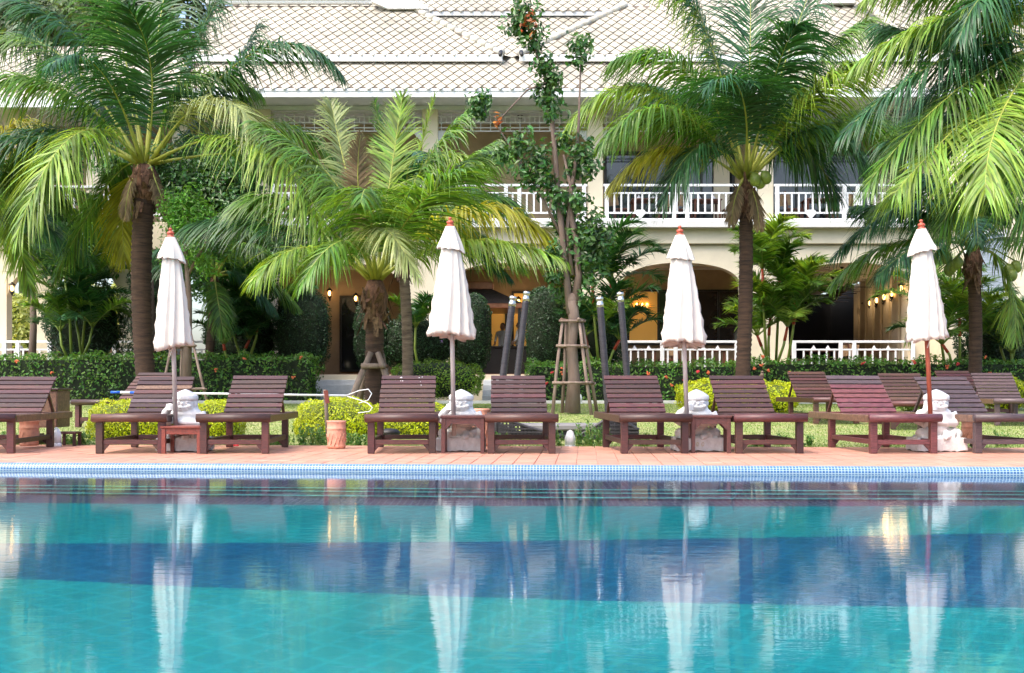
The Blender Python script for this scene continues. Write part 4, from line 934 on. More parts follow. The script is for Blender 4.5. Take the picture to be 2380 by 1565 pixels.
coconut_palm('tall coconut palm with two green coconuts right of the third umbrella', (1722, 940), (1733, 425), 24.5, .165, .14, [
    (1742, 190, 1745, -80, .5, .9, 'f_dark', dict(d=.6)), (1665, 140, 1580, -50, .2, .3, 'f_dark'), (1830, 130, 1900, -70, .2, .4, 'f_dark'), (1600, 165, 1430, 140, -.5, -.9, 'f_mid', dict(l=1.0)),
    (1722, 215, 1640, 205, -1.8, -2.9, 'f_dark', dict(l=1.15, d=.8)), (1490, 205, 1300, 330, -.3, -.5, 'f_lite', dict(l=.9)), (1560, 255, 1400, 330, -1.2, -2, 'f_mid', dict(l=1.05)), (1560, 345, 1420, 430, .2, .4, 'f_yel', dict(l=.8)),
    (1880, 170, 2010, 50, -.2, -.3, 'f_mid'), (1870, 240, 1990, 150, -1.1, -1.9, 'f_lite', dict(l=1.0)), (1905, 300, 2030, 420, -.5, -.9, 'f_dark'), (1940, 270, 2100, 320, .5, .9, 'f_mid'), (1850, 340, 1945, 460, .3, .5, 'f_dark'),
    (1630, 340, 1540, 470, -.7, -1.2, 'f_dark'), (1800, 180, 1850, 60, -1.2, -2.2, 'f_dark', dict(l=1.1)), (1600, 250, 1480, 200, .8, 1.4, 'f_dark'), (1640, 80, 1520, -60, .6, 1, 'f_lite'), (1708, 465, 1700, 520, -.3, -.4, 'f_dry', dict(l=.25)), (1757, 470, 1765, 530, -.3, -.4, 'f_dry', dict(l=.25))], 6, 4.2, 1.12, M['trunk'], .05, lowe=58,
    nuts=((1755, 418, -.75), (1780, 413, -.7), (1768, 424, -.6)), w=[5, 3, 1, .2, 0])
coconut_palm('coconut palm at the right edge whose long fronds hang into the picture', (2500, 940), (2450, 120), 20.5, .18, .15, [
    (2240, 35, 1990, 150, -.2, -.3, 'f_lite', dict(l=1.05, d=1.5)), (2210, 130, 1960, 310, -.6, -1, 'f_dark', dict(l=1.1, d=1.3)), (2230, 205, 2015, 430, -.9, -1.5, 'f_mid', dict(l=1.05, d=1.3)), (2230, 290, 2080, 450, -1.4, -2.2, 'f_lite', dict(l=.95)),
    (2330, 260, 2290, 450, -1.8, -2.8, 'f_lite', dict(l=1.1, d=1.2)), (2280, -20, 2120, -60, .3, .5, 'f_mid'), (2250, 100, 2050, 60, .5, .9, 'f_dark'), (2230, 250, 2060, 330, .4, .7, 'f_dark'), (2300, 60, 2180, 60, 1.2, 2.0, 'f_dark'), (2320, -20, 2230, 90, -.8, -1.4, 'f_dark'), (2260, 160, 2120, 260, 1.0, 1.6, 'f_dark'), (2300, 330, 2190, 520, -.2, -.4, 'f_mid'), (2400, 300, 2400, 520, -1.2, -1.6, 'f_mid'), (2320, 180, 2180, 380, .3, .3, 'f_dark')], 6, 4.4, 1.15, M['trunk'], .1, lowe=60, w=[4, 3, 2, .3, 0])
coconut_palm('coconut palm with clusters of green coconuts at the right behind the red poled umbrella', (2263, 925), (2262, 580), 26, .15, .14, [
    (2130, 470, 1935, 600, -.5, -.8, 'f_dark', dict(d=1.3)), (2150, 500, 1990, 480, .3, .5, 'f_dark'), (2360, 480, 2480, 560, -.4, -.6, 'f_dark'), (2200, 470, 2120, 400, .2, .3, 'f_dark'), (2290, 460, 2330, 380, -.3, -.5, 'f_dark'),
    (2340, 640, 2360, 790, -.2, -.4, 'f_lite', dict(l=.8)), (2170, 600, 2110, 790, .3, .4, 'f_lite', dict(l=.8)), (2160, 560, 2040, 640, -1.2, -2, 'f_dark')], 10, 3.5, .95, M['trunk'], .05,
    nuts=((2200, 600, -.3), (2214, 620, -.4), (2226, 612, -.5), (2206, 628, -.3), (2345, 628, -.3), (2362, 620, -.3), (2352, 640, -.4), (2262, 570, -.5)), w=[5, 3, .5, 0, 0])
coconut_palm('coconut palm outside the left edge with fronds hanging into the picture', (-60, 940), (-40, 500), 25, .16, .15, [
    (30, 540, 70, 680, -.5, -.8, 'f_lite', dict(l=.8)), (60, 420, 150, 470, .2, .3, 'f_mid'), (20, 420, 60, 300, .1, .2, 'f_mid'), (60, 500, 150, 560, -.2, -.3, 'f_dark')], 12, 3.6, .85, M['trunk'], .05)
coconut_palm('young fan shaped palm on a dark trunk right of the first umbrella', (478, 930), (498, 650), 29, .12, .10, [
    (505, 690, 520, 780, -.8, -1.2, 'f_mid', dict(l=.8)), (440, 600, 330, 640, .2, .3, 'f_dark'), (560, 640, 640, 720, .2, .3, 'f_dark')], 9, 2.4, .7, M['trunk'], .0, w=[5, 4, 0, 0, 0])

def feather_clump(label, u, vb, D, stems, seed, m=('f_dark', 'f_mid'), cat='palm', red=True, grp='bushy feather palms', spread=1.0, wdt=.022):
    rr = random.Random(seed); b = P(u, vb, D); b.z = max(ground(D), b.z) - .03
    r = empty('feather_palm', b, label, cat, grp); off = r.location
    for (uu, vtop, n, L) in stems:
        c = P(uu, vtop, D + rr.uniform(-.5, .5)); st = Vector((b.x + (c.x - b.x) * .4 + rr.uniform(-.1, .1), c.y, b.z))
        mb = MB(); mid = (st + c) / 2 + Vector((rr.uniform(-.08, .08), 0, 0)); mb.tube([st, mid, c], [.04, .035, .03], 7); mb.build('stem', M['petiole'], r)
        if red: mb = MB(); q = mid.lerp(c, .25); mb.tube([q, c], [.043, .036], 7); mb.build('crownshaft', M['redshaft'], r)
        for k in range(n):
            a = k * 2.4 + rr.uniform(0, 1); e = R(72 - 55 * (k / n) + rr.uniform(-6, 6)); LL = L * rr.uniform(.8, 1.1); h = Vector((math.cos(a), math.sin(a), 0)) * spread
            mid = c + (h * math.cos(e) + Vector((0, 0, math.sin(e)))) * LL * .5; tip = c + h * LL * (.25 + .6 * math.cos(e)) + Vector((0, 0, LL * (math.sin(e) * .85 - .18)))
            frond(c, mid, tip, L * .34, 46, M[rr.choice(m)], r, off, .45, wd=wdt, rib=.016, lift=.35, tmin=.12, ribm=M['petiole'])
    return r
feather_clump('dark bushy feather palm left of the thick palm trunk', 180, 830, 30, [(150, 640, 9, 2.3), (200, 660, 9, 2.2), (175, 740, 9, 1.9), (215, 760, 8, 1.7), (140, 770, 8, 1.7)], 1, ('f_dark', 'f_dark', 'f_mid'), red=False)
feather_clump('dark feather palm clump left of the tapering topiary', 560, 840, 30, [(540, 740, 9, 2.1), (600, 730, 8, 2.0), (580, 790, 8, 1.6), (520, 800, 7, 1.5)], 2, ('f_dark',), red=True)
feather_clump('tall feather palm clump behind the staked tree', 1400, 850, 29.5, [(1375, 640, 9, 2.2), (1420, 660, 9, 2.2), (1400, 760, 9, 2.0), (1440, 790, 8, 1.6), (1360, 780, 7, 1.6)], 3, ('f_dark', 'f_dark', 'f_mid'))
feather_clump('red stemmed sealing wax palm between the two right arches', 1795, 845, 30, [(1772, 625, 9, 1.9), (1812, 650, 8, 1.7), (1790, 740, 9, 2.0), (1830, 760, 8, 1.8), (1760, 780, 7, 1.6), (1850, 700, 8, 1.7)], 4, ('f_mid', 'f_lite', 'f_mid'), wdt=.03)
feather_clump('bright feather palm clump behind the right umbrella', 2210, 850, 29.5, [(2170, 720, 8, 2.0), (2230, 740, 9, 2.0), (2270, 790, 8, 1.8), (2190, 800, 8, 1.7)], 5, ('f_mid', 'f_lite', 'f_dark'))
feather_clump('small feather palm with green shaft behind the slim palm', 966, 860, 30.5, [(966, 760, 8, 1.4)], 8, ('f_dark', 'f_mid'), red=False)
feather_clump('dark strap leaved plants at the right edge before the shutters', 2350, 840, 30, [(2320, 790, 9, 1.6), (2370, 770, 9, 1.6), (2350, 820, 8, 1.3)], 6, ('f_dark',), red=False, cat='plant')

# ------------------------------------------------------------------ broadleaf trees
def leaf_clumps(parent, cl, D, m, size, per, off, name='crown', droop=.8, asp=.5):
    vf = []
    for (u, v, rad, dd, k) in cl:
        c = np.array(P(u, v, D + dd)); rm = rad * (D + dd) / F; n = int(per * k)
        q = nr.normal(0, 1, (n, 3)); q /= np.linalg.norm(q, axis=1)[:, None]; rr = nr.uniform(.1, 1.25, n)[:, None] ** .7
        p = c + q * rr * rm * np.array([1, .9, 1]) * (1 + .25 * np.sin(q[:, :1] * 5 + u)); vf.append(leaves(p, q * .5 + np.array([0, -.3, .5]), size, asp, .5, droop))
    return leaf_obj(name, vf, m, parent, off)
DT = 20.0
tb_ = P(1328, 948, DT); tb_.z = ground(DT) - .03
tree = empty('staked_tree', tb_, 'slender tree with glossy leaf clumps held by a frame of poles', 'tree')
mb = MB(); tr = [(1330, 960), (1334, 880), (1328, 800), (1334, 740), (1330, 700)]
mb.tube([P(u, v, DT) for u, v in tr], [.15, .105, .095, .10, .095], 12); mb.ball(P(1331, 702, DT), (.10, .09, .16), n=12, m=8)
for path, rad in (([(1326, 730), (1316, 640), (1306, 540), (1296, 440), (1288, 330), (1275, 200), (1235, 90), (1215, 10)], (.075, .06, .055, .05, .045, .035, .022, .012)),
                  ([(1336, 710), (1345, 640), (1340, 560), (1322, 470), (1338, 380), (1345, 290), (1350, 140)], (.085, .065, .06, .045, .035, .025, .012)),
                  ([(1330, 640), (1318, 540), (1328, 440), (1310, 360)], (.04, .04, .035, .02)), ([(1310, 560), (1255, 450), (1205, 370), (1160, 300)], (.03, .022, .018, .012)),
                  ([(1275, 190), (1225, 210), (1150, 290), (1115, 240)], (.02, .016, .012, .01))):
    mb.tube([P(u, v, DT + (i % 2) * .06) for i, (u, v) in enumerate(path)], list(rad), 8)
mb.build('trunk', M['bark'], tree)
cl = [(1215, 25, 38, 0, 1), (1228, 70, 38, 0, 1.1), (1200, 60, 30, 0, .6), (1245, 105, 24, 0, .6), (1262, 150, 26, 0, .8), (1282, 180, 34, 0, 1), (1265, 220, 32, .1, 1), (1285, 255, 30, 0, .8), (1118, 235, 28, 0, .8), (1112, 262, 20, 0, .5),
      (1350, 105, 30, 0, .8), (1345, 140, 24, 0, .5), (1205, 335, 36, 0, 1), (1165, 360, 26, 0, .6), (1250, 375, 42, 0, 1.3), (1225, 410, 34, 0, .8), (1265, 425, 36, 0, .9), (1350, 350, 30, 0, .8), (1365, 385, 34, 0, 1), (1335, 400, 30, .2, .8),
      (1310, 330, 30, .1, .6), (1295, 460, 34, 0, .8), (1340, 470, 34, 0, .9), (1375, 515, 32, 0, .8), (1350, 560, 32, 0, .8), (1390, 570, 26, .1, .5), (1290, 590, 28, 0, .6), (1360, 610, 28, 0, .7), (1285, 640, 24, 0, .5), (1375, 650, 22, 0, .4), (1355, 690, 20, 0, .3), (1310, 505, 34, .3, 1), (1330, 540, 36, .4, 1), (1320, 585, 34, .3, .9), (1395, 610, 30, .3, .8), (1340, 640, 34, .4, .9), (1310, 680, 26, .4, .6), (1400, 545, 28, .2, .7)]
leaf_clumps(tree, cl, DT, M['treeleaf'], .13, 215, tree.location)
leaf_clumps(tree, [(1222, 55, 26, -.2, .3), (1240, 60, 20, -.2, .25), (1158, 282, 14, -.1, .3), (1225, 40, 20, -.2, .15)], DT, M['redleaf'], .11, 70, tree.location, 'orange_leaves')
def pole_frame(parent_label, cu, D, feet, top_v, levels, thick, mt, cat='tree support'):
    b = P(cu, 945, D); b.z = ground(D); r = empty('tree_support', b, parent_label, cat); tops = []
    pts = []
    for (uf, dd, ut, vt) in feet:
        a = P(uf, 945, D + dd); a.z = ground(D + dd) - .02; t = P(ut, vt, D + dd * .25); pts.append((a, t)); mb = MB()
        md = (a + t) / 2 + Vector((rnd.uniform(-.02, .02), 0, 0)); mb.tube([a, md, t], [thick * 1.1, thick, thick * .9], 8); mb.build('prop_pole', mt, r)
    for v in levels:
        z = Z(v, D); ring = []
        for a, t in pts: k = (z - a.z) / (t.z - a.z); ring.append(a.lerp(t, k))
        order = sorted(range(len(ring)), key=lambda i: math.atan2(ring[i].y - D, ring[i].x - b.x))
        for i in range(len(order)):
            p, q = ring[order[i]], ring[order[(i + 1) % len(order)]]; d = (q - p).normalized() * .07; mb = MB(); o_ = Vector((0, (-1 if p.y < D else 1) * thick * 1.6, rnd.uniform(-.02, .02)))
            mb.tube([p - d + o_, q + d + o_], [thick * .85, thick * .75], 7); mb.build('cross_pole', mt, r)
        for p in ring: mb = MB(); mb.lathe([(thick * 1.35, -.03), (thick * 1.5, 0), (thick * 1.35, .03)], p, 8); mb.build('binding', M['fibre'], r)
    return r
pole_frame('four pale poles with three rings of cross bars around the staked tree', 1332, DT, ((1284, -.35, 1308, 742), (1306, .35, 1316, 742), (1375, -.35, 1346, 742), (1388, .35, 1352, 742)), 742, (745, 805, 890), .029, M['log'])
pole_frame('stout pale logs propping the short coconut palm', 868, 21.4, ((806, -.5, 862, 820), (925, -.4, 878, 820), (830, .5, 864, 815), (915, .5, 884, 812)), 820, (852,), .062, M['log'])
pole_frame('thin poles around the small tree right of the first umbrella', 430, 23, ((365, -.4, 405, 770), (420, .4, 425, 760), (485, -.4, 440, 760), (450, .4, 436, 770)), 760, (805, 905), .028, M['log'])
DS = 23.2; b = P(432, 940, DS); b.z = ground(DS)
st = empty('small_tree', b, 'small tree with fresh bright green feathery leaves beside the thick palm', 'tree')
mb = MB(); mb.tube([P(432, 945, DS), P(436, 800, DS), P(440, 700, DS), P(430, 560, DS), P(430, 480, DS)], [.11, .09, .06, .04, .02], 9); mb.tube([P(438, 700, DS), P(400, 600, DS), P(390, 520, DS)], [.04, .03, .015], 6); mb.tube([P(436, 640, DS), P(480, 560, DS), P(475, 480, DS)], [.04, .03, .015], 6); mb.build('trunk', M['bark'], st)
leaf_clumps(st, [(400, 480, 34, 0, 1), (440, 470, 44, 0, 1.4), (470, 495, 32, 0, 1), (415, 520, 40, 0, 1.2), (400, 580, 34, 0, .8), (450, 590, 36, 0, .8), (480, 620, 30, 0, .6)], DS, M['freshleaf'], .11, 420, st.location, asp=.35)
leaf_clumps(st, [(410, 630, 40, .4, 1), (460, 660, 36, .4, 1), (400, 690, 30, .3, .8), (500, 580, 40, .6, 1), (380, 380, 50, 1, 1.2), (420, 350, 40, 1, 1)], DS, M['treeleaf'], .12, 300, st.location, 'inner_crown', asp=.4)
for k, (u, v, ru, D, lab) in enumerate(((160, 560, 90, 33, 'dark leafy tree behind the far left fronds'), (70, 455, 95, 32, 'leafy tree hiding the upper balcony at the left edge'), (345, 440, 90, 31.5, 'leafy tree behind the crown of the thick palm'), (500, 420, 70, 32, 'leafy tree before the upper balcony between the first two palms'), (560, 560, 110, 31.5, 'dark leafy tree before the hotel between the first and second palms'))):
    b = P(u, 900, D); b.z = .33; t = empty('leafy_tree', b, lab, 'tree'); mb = MB(); mb.tube([b, P(u + 8, 760, D), P(u, v, D)], [.14, .1, .05], 8); mb.build('trunk', M['bark'], t)
    cs = [(u + rnd.uniform(-1, 1) * ru, v + rnd.uniform(-1, 1) * ru * .8, rnd.uniform(36, 58), rnd.uniform(-.5, .5), 1) for _ in range(20)]
    leaf_clumps(t, cs, D, M['treeleaf'], .17, 330, t.location)
# wooded slope far behind at the top left
for k, (u, v, D) in enumerate(((-80, 60, 70), (10, 10, 74), (60, 90, 66), (120, 20, 78), (200, 60, 75), (-20, 170, 64), (300, 20, 80), (430, 40, 82), (2010, 0, 80), (2090, -10, 84))):
    b = P(u, 880, D); b.z = .3; t = empty('far_tree', b, 'hazy green tree rising behind the hotel roof, %s' % ('leftmost at the picture edge', 'at the top left corner', 'lowest at the left edge', 'above the left wing roof', 'beside the thick palm crown', 'low behind the left fronds', 'right of the thick palm crown', 'where the main roof begins', 'left one of the right pair', 'right one of the right pair')[k], 'tree', 'hazy trees behind the hotel at the left' if u < 1000 else 'hazy trees behind the hotel at the right')
    mb = MB(); mb.tube([b, P(u, v + 100, D), P(u + 6, v, D)], [.45, .3, .12], 8); mb.build('trunk', M['bark'], t)
    cs = [(u + rnd.uniform(-1, 1) * 80, v + rnd.uniform(-1, 1.6) * 90, rnd.uniform(40, 60), rnd.uniform(-2, 2), 1) for _ in range(22)]
    leaf_clumps(t, cs, D, M['farleaf'], .5, 260, t.location, asp=.6)

# dense dark shrubbery behind the hedges
for u0, u1, v0, D, lab in ((95, 290, 640, 31.2, 'dark dense shrub behind the left hedge before the white railing'), (470, 655, 690, 31.4, 'dark dense shrub between the staked tree and the tapering topiary'),
                           (290, 400, 600, 33, 'dark shrub directly behind the thick palm trunk'), (1325, 1450, 730, 31.5, 'dark shrub behind the right rattan posts'), (2230, 2420, 720, 31.5, 'dark shrub under the shutters at the right edge')):
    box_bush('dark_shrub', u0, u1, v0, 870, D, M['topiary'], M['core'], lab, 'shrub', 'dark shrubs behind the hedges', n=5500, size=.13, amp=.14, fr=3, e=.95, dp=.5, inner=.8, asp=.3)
# small plants along the back of the deck
def tuft(u, D, h, n, label):
    x = X(u, D); z0 = -.03; r = empty('border_plant', (x, D, z0), label, 'plant', 'leafy border plants behind the deck'); vs = []; fs = []
    mb = MB()
    for k in range(n):
        a = rnd.uniform(0, 6.28); rr = rnd.uniform(0, .12); bx, by = x + rr * math.cos(a), D + rr * math.sin(a) * .6; hh = h * rnd.uniform(.5, 1.1); tx, ty = rnd.uniform(-.05, .05), rnd.uniform(-.05, .05)
        mb.tube([(bx, by, z0), (bx + tx, by + ty, z0 + hh)], [.003, .002], 4)
    mb.build('stem', M['petiole'], r); p = []
    for k in range(n * 14):
        i = rnd.randrange(n); vv = mb.v[i * 8]; ww = mb.v[i * 8 + 4]; t = rnd.uniform(.15, 1.05); p.append([vv[j] + (ww[j] - vv[j]) * t + rnd.uniform(-.018, .018) for j in range(3)])
    p = np.array(p); nn = nr.normal(0, .6, p.shape) + np.array([0, -.3, .6]); leaf_obj('foliage', [leaves(p, nn, .05, .36, .4, -.8)], M['border'], r, r.location)
L1 = ['leftmost', 'second', 'third', 'fourth', 'fifth', 'sixth', 'seventh', 'eighth', 'ninth', 'tenth', 'eleventh', 'twelfth', 'thirteenth', 'fourteenth', 'fifteenth', 'sixteenth', 'seventeenth', 'eighteenth', 'nineteenth', 'twentieth', 'twenty-first', 'twenty-second', 'twenty-third', 'twenty-fourth', 'twenty-fifth', 'twenty-sixth']
us = [10, 35, 170, 195, 560, 585, 620, 650, 700, 728, 745, 815, 835, 1140, 1160, 1285, 1350, 1372, 1392, 1500, 1650, 1745, 1770, 1815, 1880, 2330]
for i, u in enumerate(us): tuft(u, 13.25 + (i % 3) * .12, (.24 if 1280 < u < 1400 or 690 < u < 750 else .15) * rnd.uniform(.85, 1.2), 14, 'small leafy green border plant, %s from the left' % L1[i])

# ------------------------------------------------------------------ sun loungers
def make_lounger(wood, slats=None, rails=None):
    slats = slats or [wood] * 8; rails = rails or wood
    r = empty('sun_lounger', (0, 0, 0), '', 'sun lounger')
    HWL, LL, LS = .345, 2.0, 1.27
    for sx in (-1, 1):
        for y in (.03, LS + .03): mb = MB(); mb.box((sx * (HWL - .035), y, .165), (.07, .07, .33), b=.004); mb.build('leg', wood, r, (0, 0, 0))
        mb = MB(); mb.box((sx * (HWL - .01), LL / 2 + .0, .352), (.045, LL, .075), b=.006); mb.build('side_rail', rails, r, (0, 0, 0))
    mb = MB(); mb.tube([(-.372, -.03, .362), (.372, -.03, .362)], [.042, .042], 12, flat=1.0); mb.build('front_rail', wood, r, (0, 0, 0))
    mb = MB(); mb.box((0, LL - .02, .352), (.64, .04, .07), b=.005); mb.build('rear_rail', wood, r, (0, 0, 0))
    for y in (.03, LS + .03): mb = MB(); mb.box((0, y, .115), (.55, .035, .05), b=.004); mb.build('stretcher', wood, r, (0, 0, 0))
    for sx in (-1, 1): mb = MB(); mb.box((sx * (HWL - .035), LS / 2 + .03, .117), (.035, LS - .07, .05), b=.004); mb.build('stretcher', wood, r, (0, 0, 0))
    for sx in (-1, 1):
        for y in (.03, LS + .03):
            mb = MB(); x = sx * (HWL - .07); q = [(x, .02), (x, .09), (x - sx * .06, .09)]; mb.prism(q if sx > 0 else q[::-1], y - .012, y + .012); mb.build('brace', wood, r, (0, 0, 0))
    for k in range(10):
        mb = MB(); y = .06 + k * .092; mb.box((0, y, .385 + rnd.uniform(-.001, .001)), (.66, .078, .018), b=.003); mb.build('seat_slat', wood, r, (0, 0, 0))
    y0, z0, y1, z1 = .98, .395, 1.52 + rnd.uniform(-.03, .03), .80 + rnd.uniform(-.012, .012); d = Vector((0, y1 - y0, z1 - z0)); L = d.length; d.normalize(); ang = math.atan2(z1 - z0, y1 - y0); rot = Matrix.Rotation(ang, 3, 'X')
    for sx in (-1, 1):
        mb = MB(); c = Vector((sx * .27, (y0 + y1) / 2, (z0 + z1) / 2)) - rot @ Vector((0, 0, .026)); mb.box(c, (.035, L, .035), rot=rot, b=.003); mb.build('back_frame', rails, r, (0, 0, 0))
        mb = MB(); mb.beam((sx * .24, y0 + .42, z0 + .27), (sx * .24, y0 + .70, .33), .03, .03, b=.003); mb.build('prop', wood, r, (0, 0, 0))
    for k in range(8):
        c = Vector((rnd.uniform(-.004, .004), y0, z0)) + d * (L * (k + .5) / 8); mb = MB(); mb.box(c, (.62, L / 8 - .02, .018), rot=rot @ Matrix.Rotation(rnd.uniform(-.01, .01), 3, 'Y'), b=.003); mb.build('back_slat', slats[7 - k], r, (0, 0, 0))
    return r
W_, WR, WG, WT = M['wood'], M['woodred'], M['woodgrey'], M['woodtan']
protos = {'wood': make_lounger(W_), 'tan': make_lounger(W_, rails=WT), 'red': make_lounger(WR, [WG, WG, WR, WR, WR, WR, WR, WR], WT), 'grey': make_lounger(WG, rails=WT), 'brown': make_lounger(W_, [W_, W_, WT, W_, W_, WG, W_, W_])}
index_kids(); used = set()
def put_lounger(kind, x, y, z, yaw, label, grp):
    p = protos[kind]
    if kind in used: o = copy_tree(p)
    else: o = p; used.add(kind)
    o.location = (x, y, z); o.rotation_euler = (0, 0, R(yaw)); o['label'] = label; o['group'] = grp; return o
GL = 'front row of loungers along the pool'
put_lounger('tan', -5.415, 11.44, .002, 5.4, 'brown slatted lounger cut off by the left edge of the photo', GL)
put_lounger('brown', -3.875, 11.44, .002, 3.2, 'brown lounger just left of the leftmost statue, with a lighter third slat', GL)
put_lounger('wood', -2.82, 11.44, .002, 2.5, 'brown lounger just right of the leftmost umbrella', GL)
marked = put_lounger('wood', -1.12, 11.44, .002, 2.4, 'brown lounger with pale marks just left of the central umbrella', GL)
put_lounger('wood', .097, 11.44, .002, 1.1, 'brown lounger just right of the central umbrella', GL)
put_lounger('wood', 1.452, 11.44, .002, 3.6, 'brown lounger just left of the third umbrella', GL)
put_lounger('wood', 2.617, 11.44, .002, 1.8, 'brown lounger right of the third umbrella with a small bird on its back', GL)
put_lounger('red', 3.98, 11.44, .002, 2.7, 'weathered reddish lounger just left of the rightmost statue', GL)
put_lounger('grey', 5.06, 11.5, .002, 5, 'greyish lounger at the right edge behind the rightmost statue', GL)
for k in range(9):
    t = rnd.choice((.95, .93, .84, .82, .72)); mb = MB(); mb.ball((rnd.uniform(-.1, .28), .98 + .54 * t - .012, .395 + .405 * t + .012), (rnd.uniform(.004, .014), .004, rnd.uniform(.002, .006)), n=7, m=5); mb.build('dropping', M['white'], marked, (0, 0, 0))
GB = 'loungers standing on the lawn'
def lawn_lounger(kind, u, D, yaw, label): put_lounger(kind, X(u, D), D, ground(D) + .01, yaw, label, GB)
lawn_lounger('wood', 222, 16.2, -16, 'lounger on the lawn at left behind the blue gripped pole')
lawn_lounger('wood', 1945, 17.0, 3, 'dark lounger on the lawn left of the reddish one')
lawn_lounger('wood', 2130, 15.8, -10, 'lounger on the lawn behind the rightmost statue')
lawn_lounger('tan', 2310, 18.5, 4, 'far lounger on the lawn in the upper right group')
lawn_lounger('grey', 2370, 16.6, -8, 'lounger on the lawn cut by the right edge')

# ------------------------------------------------------------------ side tables, pots, small things
def side_table(u0, u1, hgt, D, m, label, rx, bracket):
    x0, x1 = X(u0, D), X(u1, D); xm = (x0 + x1) / 2; w_ = x1 - x0; dp = .36
    r = empty('side_table', (xm, D + dp / 2, .002), label, 'side table', 'small tables between the loungers', rz=rx); o = (0, 0, 0)
    mb = MB(); mb.box((0, 0, hgt - .012), (w_, dp, .024), b=.004); mb.build('table_top', m, r, o)
    mb = MB()
    for sy in (-1, 1): mb.box((0, sy * (dp / 2 - .03), hgt - .055), (w_ - .07, .022, .06))
    for sx in (-1, 1): mb.box((sx * (w_ / 2 - .03), 0, hgt - .056), (.022, dp - .09, .058))
    mb.build('apron', m, r, o)
    for sx in (-1, 1):
        for sy in (-1, 1):
            mb = MB(); mb.box((sx * (w_ / 2 - .03), sy * (dp / 2 - .03), (hgt - .025) / 2), (.04, .04, hgt - .026), b=.003)
            if bracket: x = sx * (w_ / 2 - .05); q = [(x, hgt - .15), (x, hgt - .085), (x - sx * .06, hgt - .085)]; mb.prism(q if sx > 0 else q[::-1], sy * (dp / 2 - .03) - .01, sy * (dp / 2 - .03) + .01)
            mb.build('leg', m, r, o)
    return r
side_table(372, 468, .28, 11.42, M['tablered'], 'low red side table in front of the leftmost statue', 0, False)
side_table(1023, 1128, .385, 11.45, M['tablebrown'], 'brown side table in front of the central statue', 0, True)
side_table(1608, 1704, .385, 11.5, M['tablebrown'], 'brown side table in front of the third statue', R(-4), True)
def pot(u, v0, v1, D, label):
    x = X(u, D); z0 = Z(v1, D); h = Z(v0, D) - z0; rr = .105
    r = empty('terracotta_pot', (x, D, z0), label, 'pot', 'terracotta drums behind the deck')
    mb = MB(); mb.lathe([(rr * .9, 0), (rr * .97, .015), (rr * .97, .035), (rr * .93, .045), (rr * .99, h * .4), (rr * .99, h * .62), (rr * .96, h * .66), (rr * 1.03, h * .70), (rr * 1.03, h * .73), (rr * .97, h * .76), (rr * .98, h * .93), (rr * 1.03, h * .96), (rr * 1.02, h), (rr * .8, h - .01), (rr * .75, h - .03)], (x, D, z0), 28); mb.build('body', M['pot'], r)
    mb = MB()
    for k in range(16): a = k * .42; mb.tube([(x + rr * 1.0 * math.cos(a), D + rr * 1.0 * math.sin(a), z0 + h * (.2 + .12 * math.sin(k))), (x + rr * 1.01 * math.cos(a + .3), D + rr * 1.01 * math.sin(a + .3), z0 + h * (.5 + .08 * math.cos(k * 2)))], .004, 5)
    mb.build('relief', M['pot'], r)
pot(68, 978, 1036, 12.6, 'terracotta drum pot under the leftmost lounger'); pot(782, 978, 1042, 12.45, 'terracotta drum pot standing free in front of the wide yellow shrub')
pot(1119, 950, 1036, 12.95, 'terracotta pot mostly hidden by the central statue'); pot(2257, 977, 1031, 12.75, 'terracotta drum pot right of the rightmost statue')
# bulkhead garden lights
for u, v, D, lab in ((131, 1014, 12.95, 'white caged garden light near the left edge'), (1325, 1020, 13.1, 'white caged garden light between the rattan daybed legs'), (1347, 926, 25.9, 'small white garden light at the foot of the staked tree')):
    x = X(u, D); z0 = Z(v, D) - .09; r = empty('garden_light', (x, D, z0), lab, 'garden light', 'caged garden lights'); mb = MB()
    mb.lathe([(.05, 0), (.052, .10), (.045, .14), (.025, .17), (.004, .18)], (x, D, z0), 14); mb.build('glass_dome', M['lamp_glass'], r); mb = MB(); mb.lathe([(.06, -.05), (.06, .0), (.055, .01)], (x, D, z0), 14)
    for k in range(6):
        a = k * math.pi / 3; mb.tube([(x + .056 * math.cos(a), D + .056 * math.sin(a), z0), (x + .057 * math.cos(a), D + .057 * math.sin(a), z0 + .10), (x + .03 * math.cos(a), D + .03 * math.sin(a), z0 + .175), (x, D, z0 + .19)], .004, 5)
    mb.build('cage', M['wire'], r)
x, D = X(906, 13.6), 13.6; r = empty('spot_light', (x, D, 0), 'black domed garden spotlight under the lounger left of the central umbrella', 'spotlight'); mb = MB(); mb.ball((x, D, .13), (.13, .1, .055), n=16, m=8); mb.build('shade', M['blackiron'], r); mb = MB(); mb.tube([(x, D, 0), (x, D, .1)], .02, 8); mb.build('post', M['blackiron'], r)
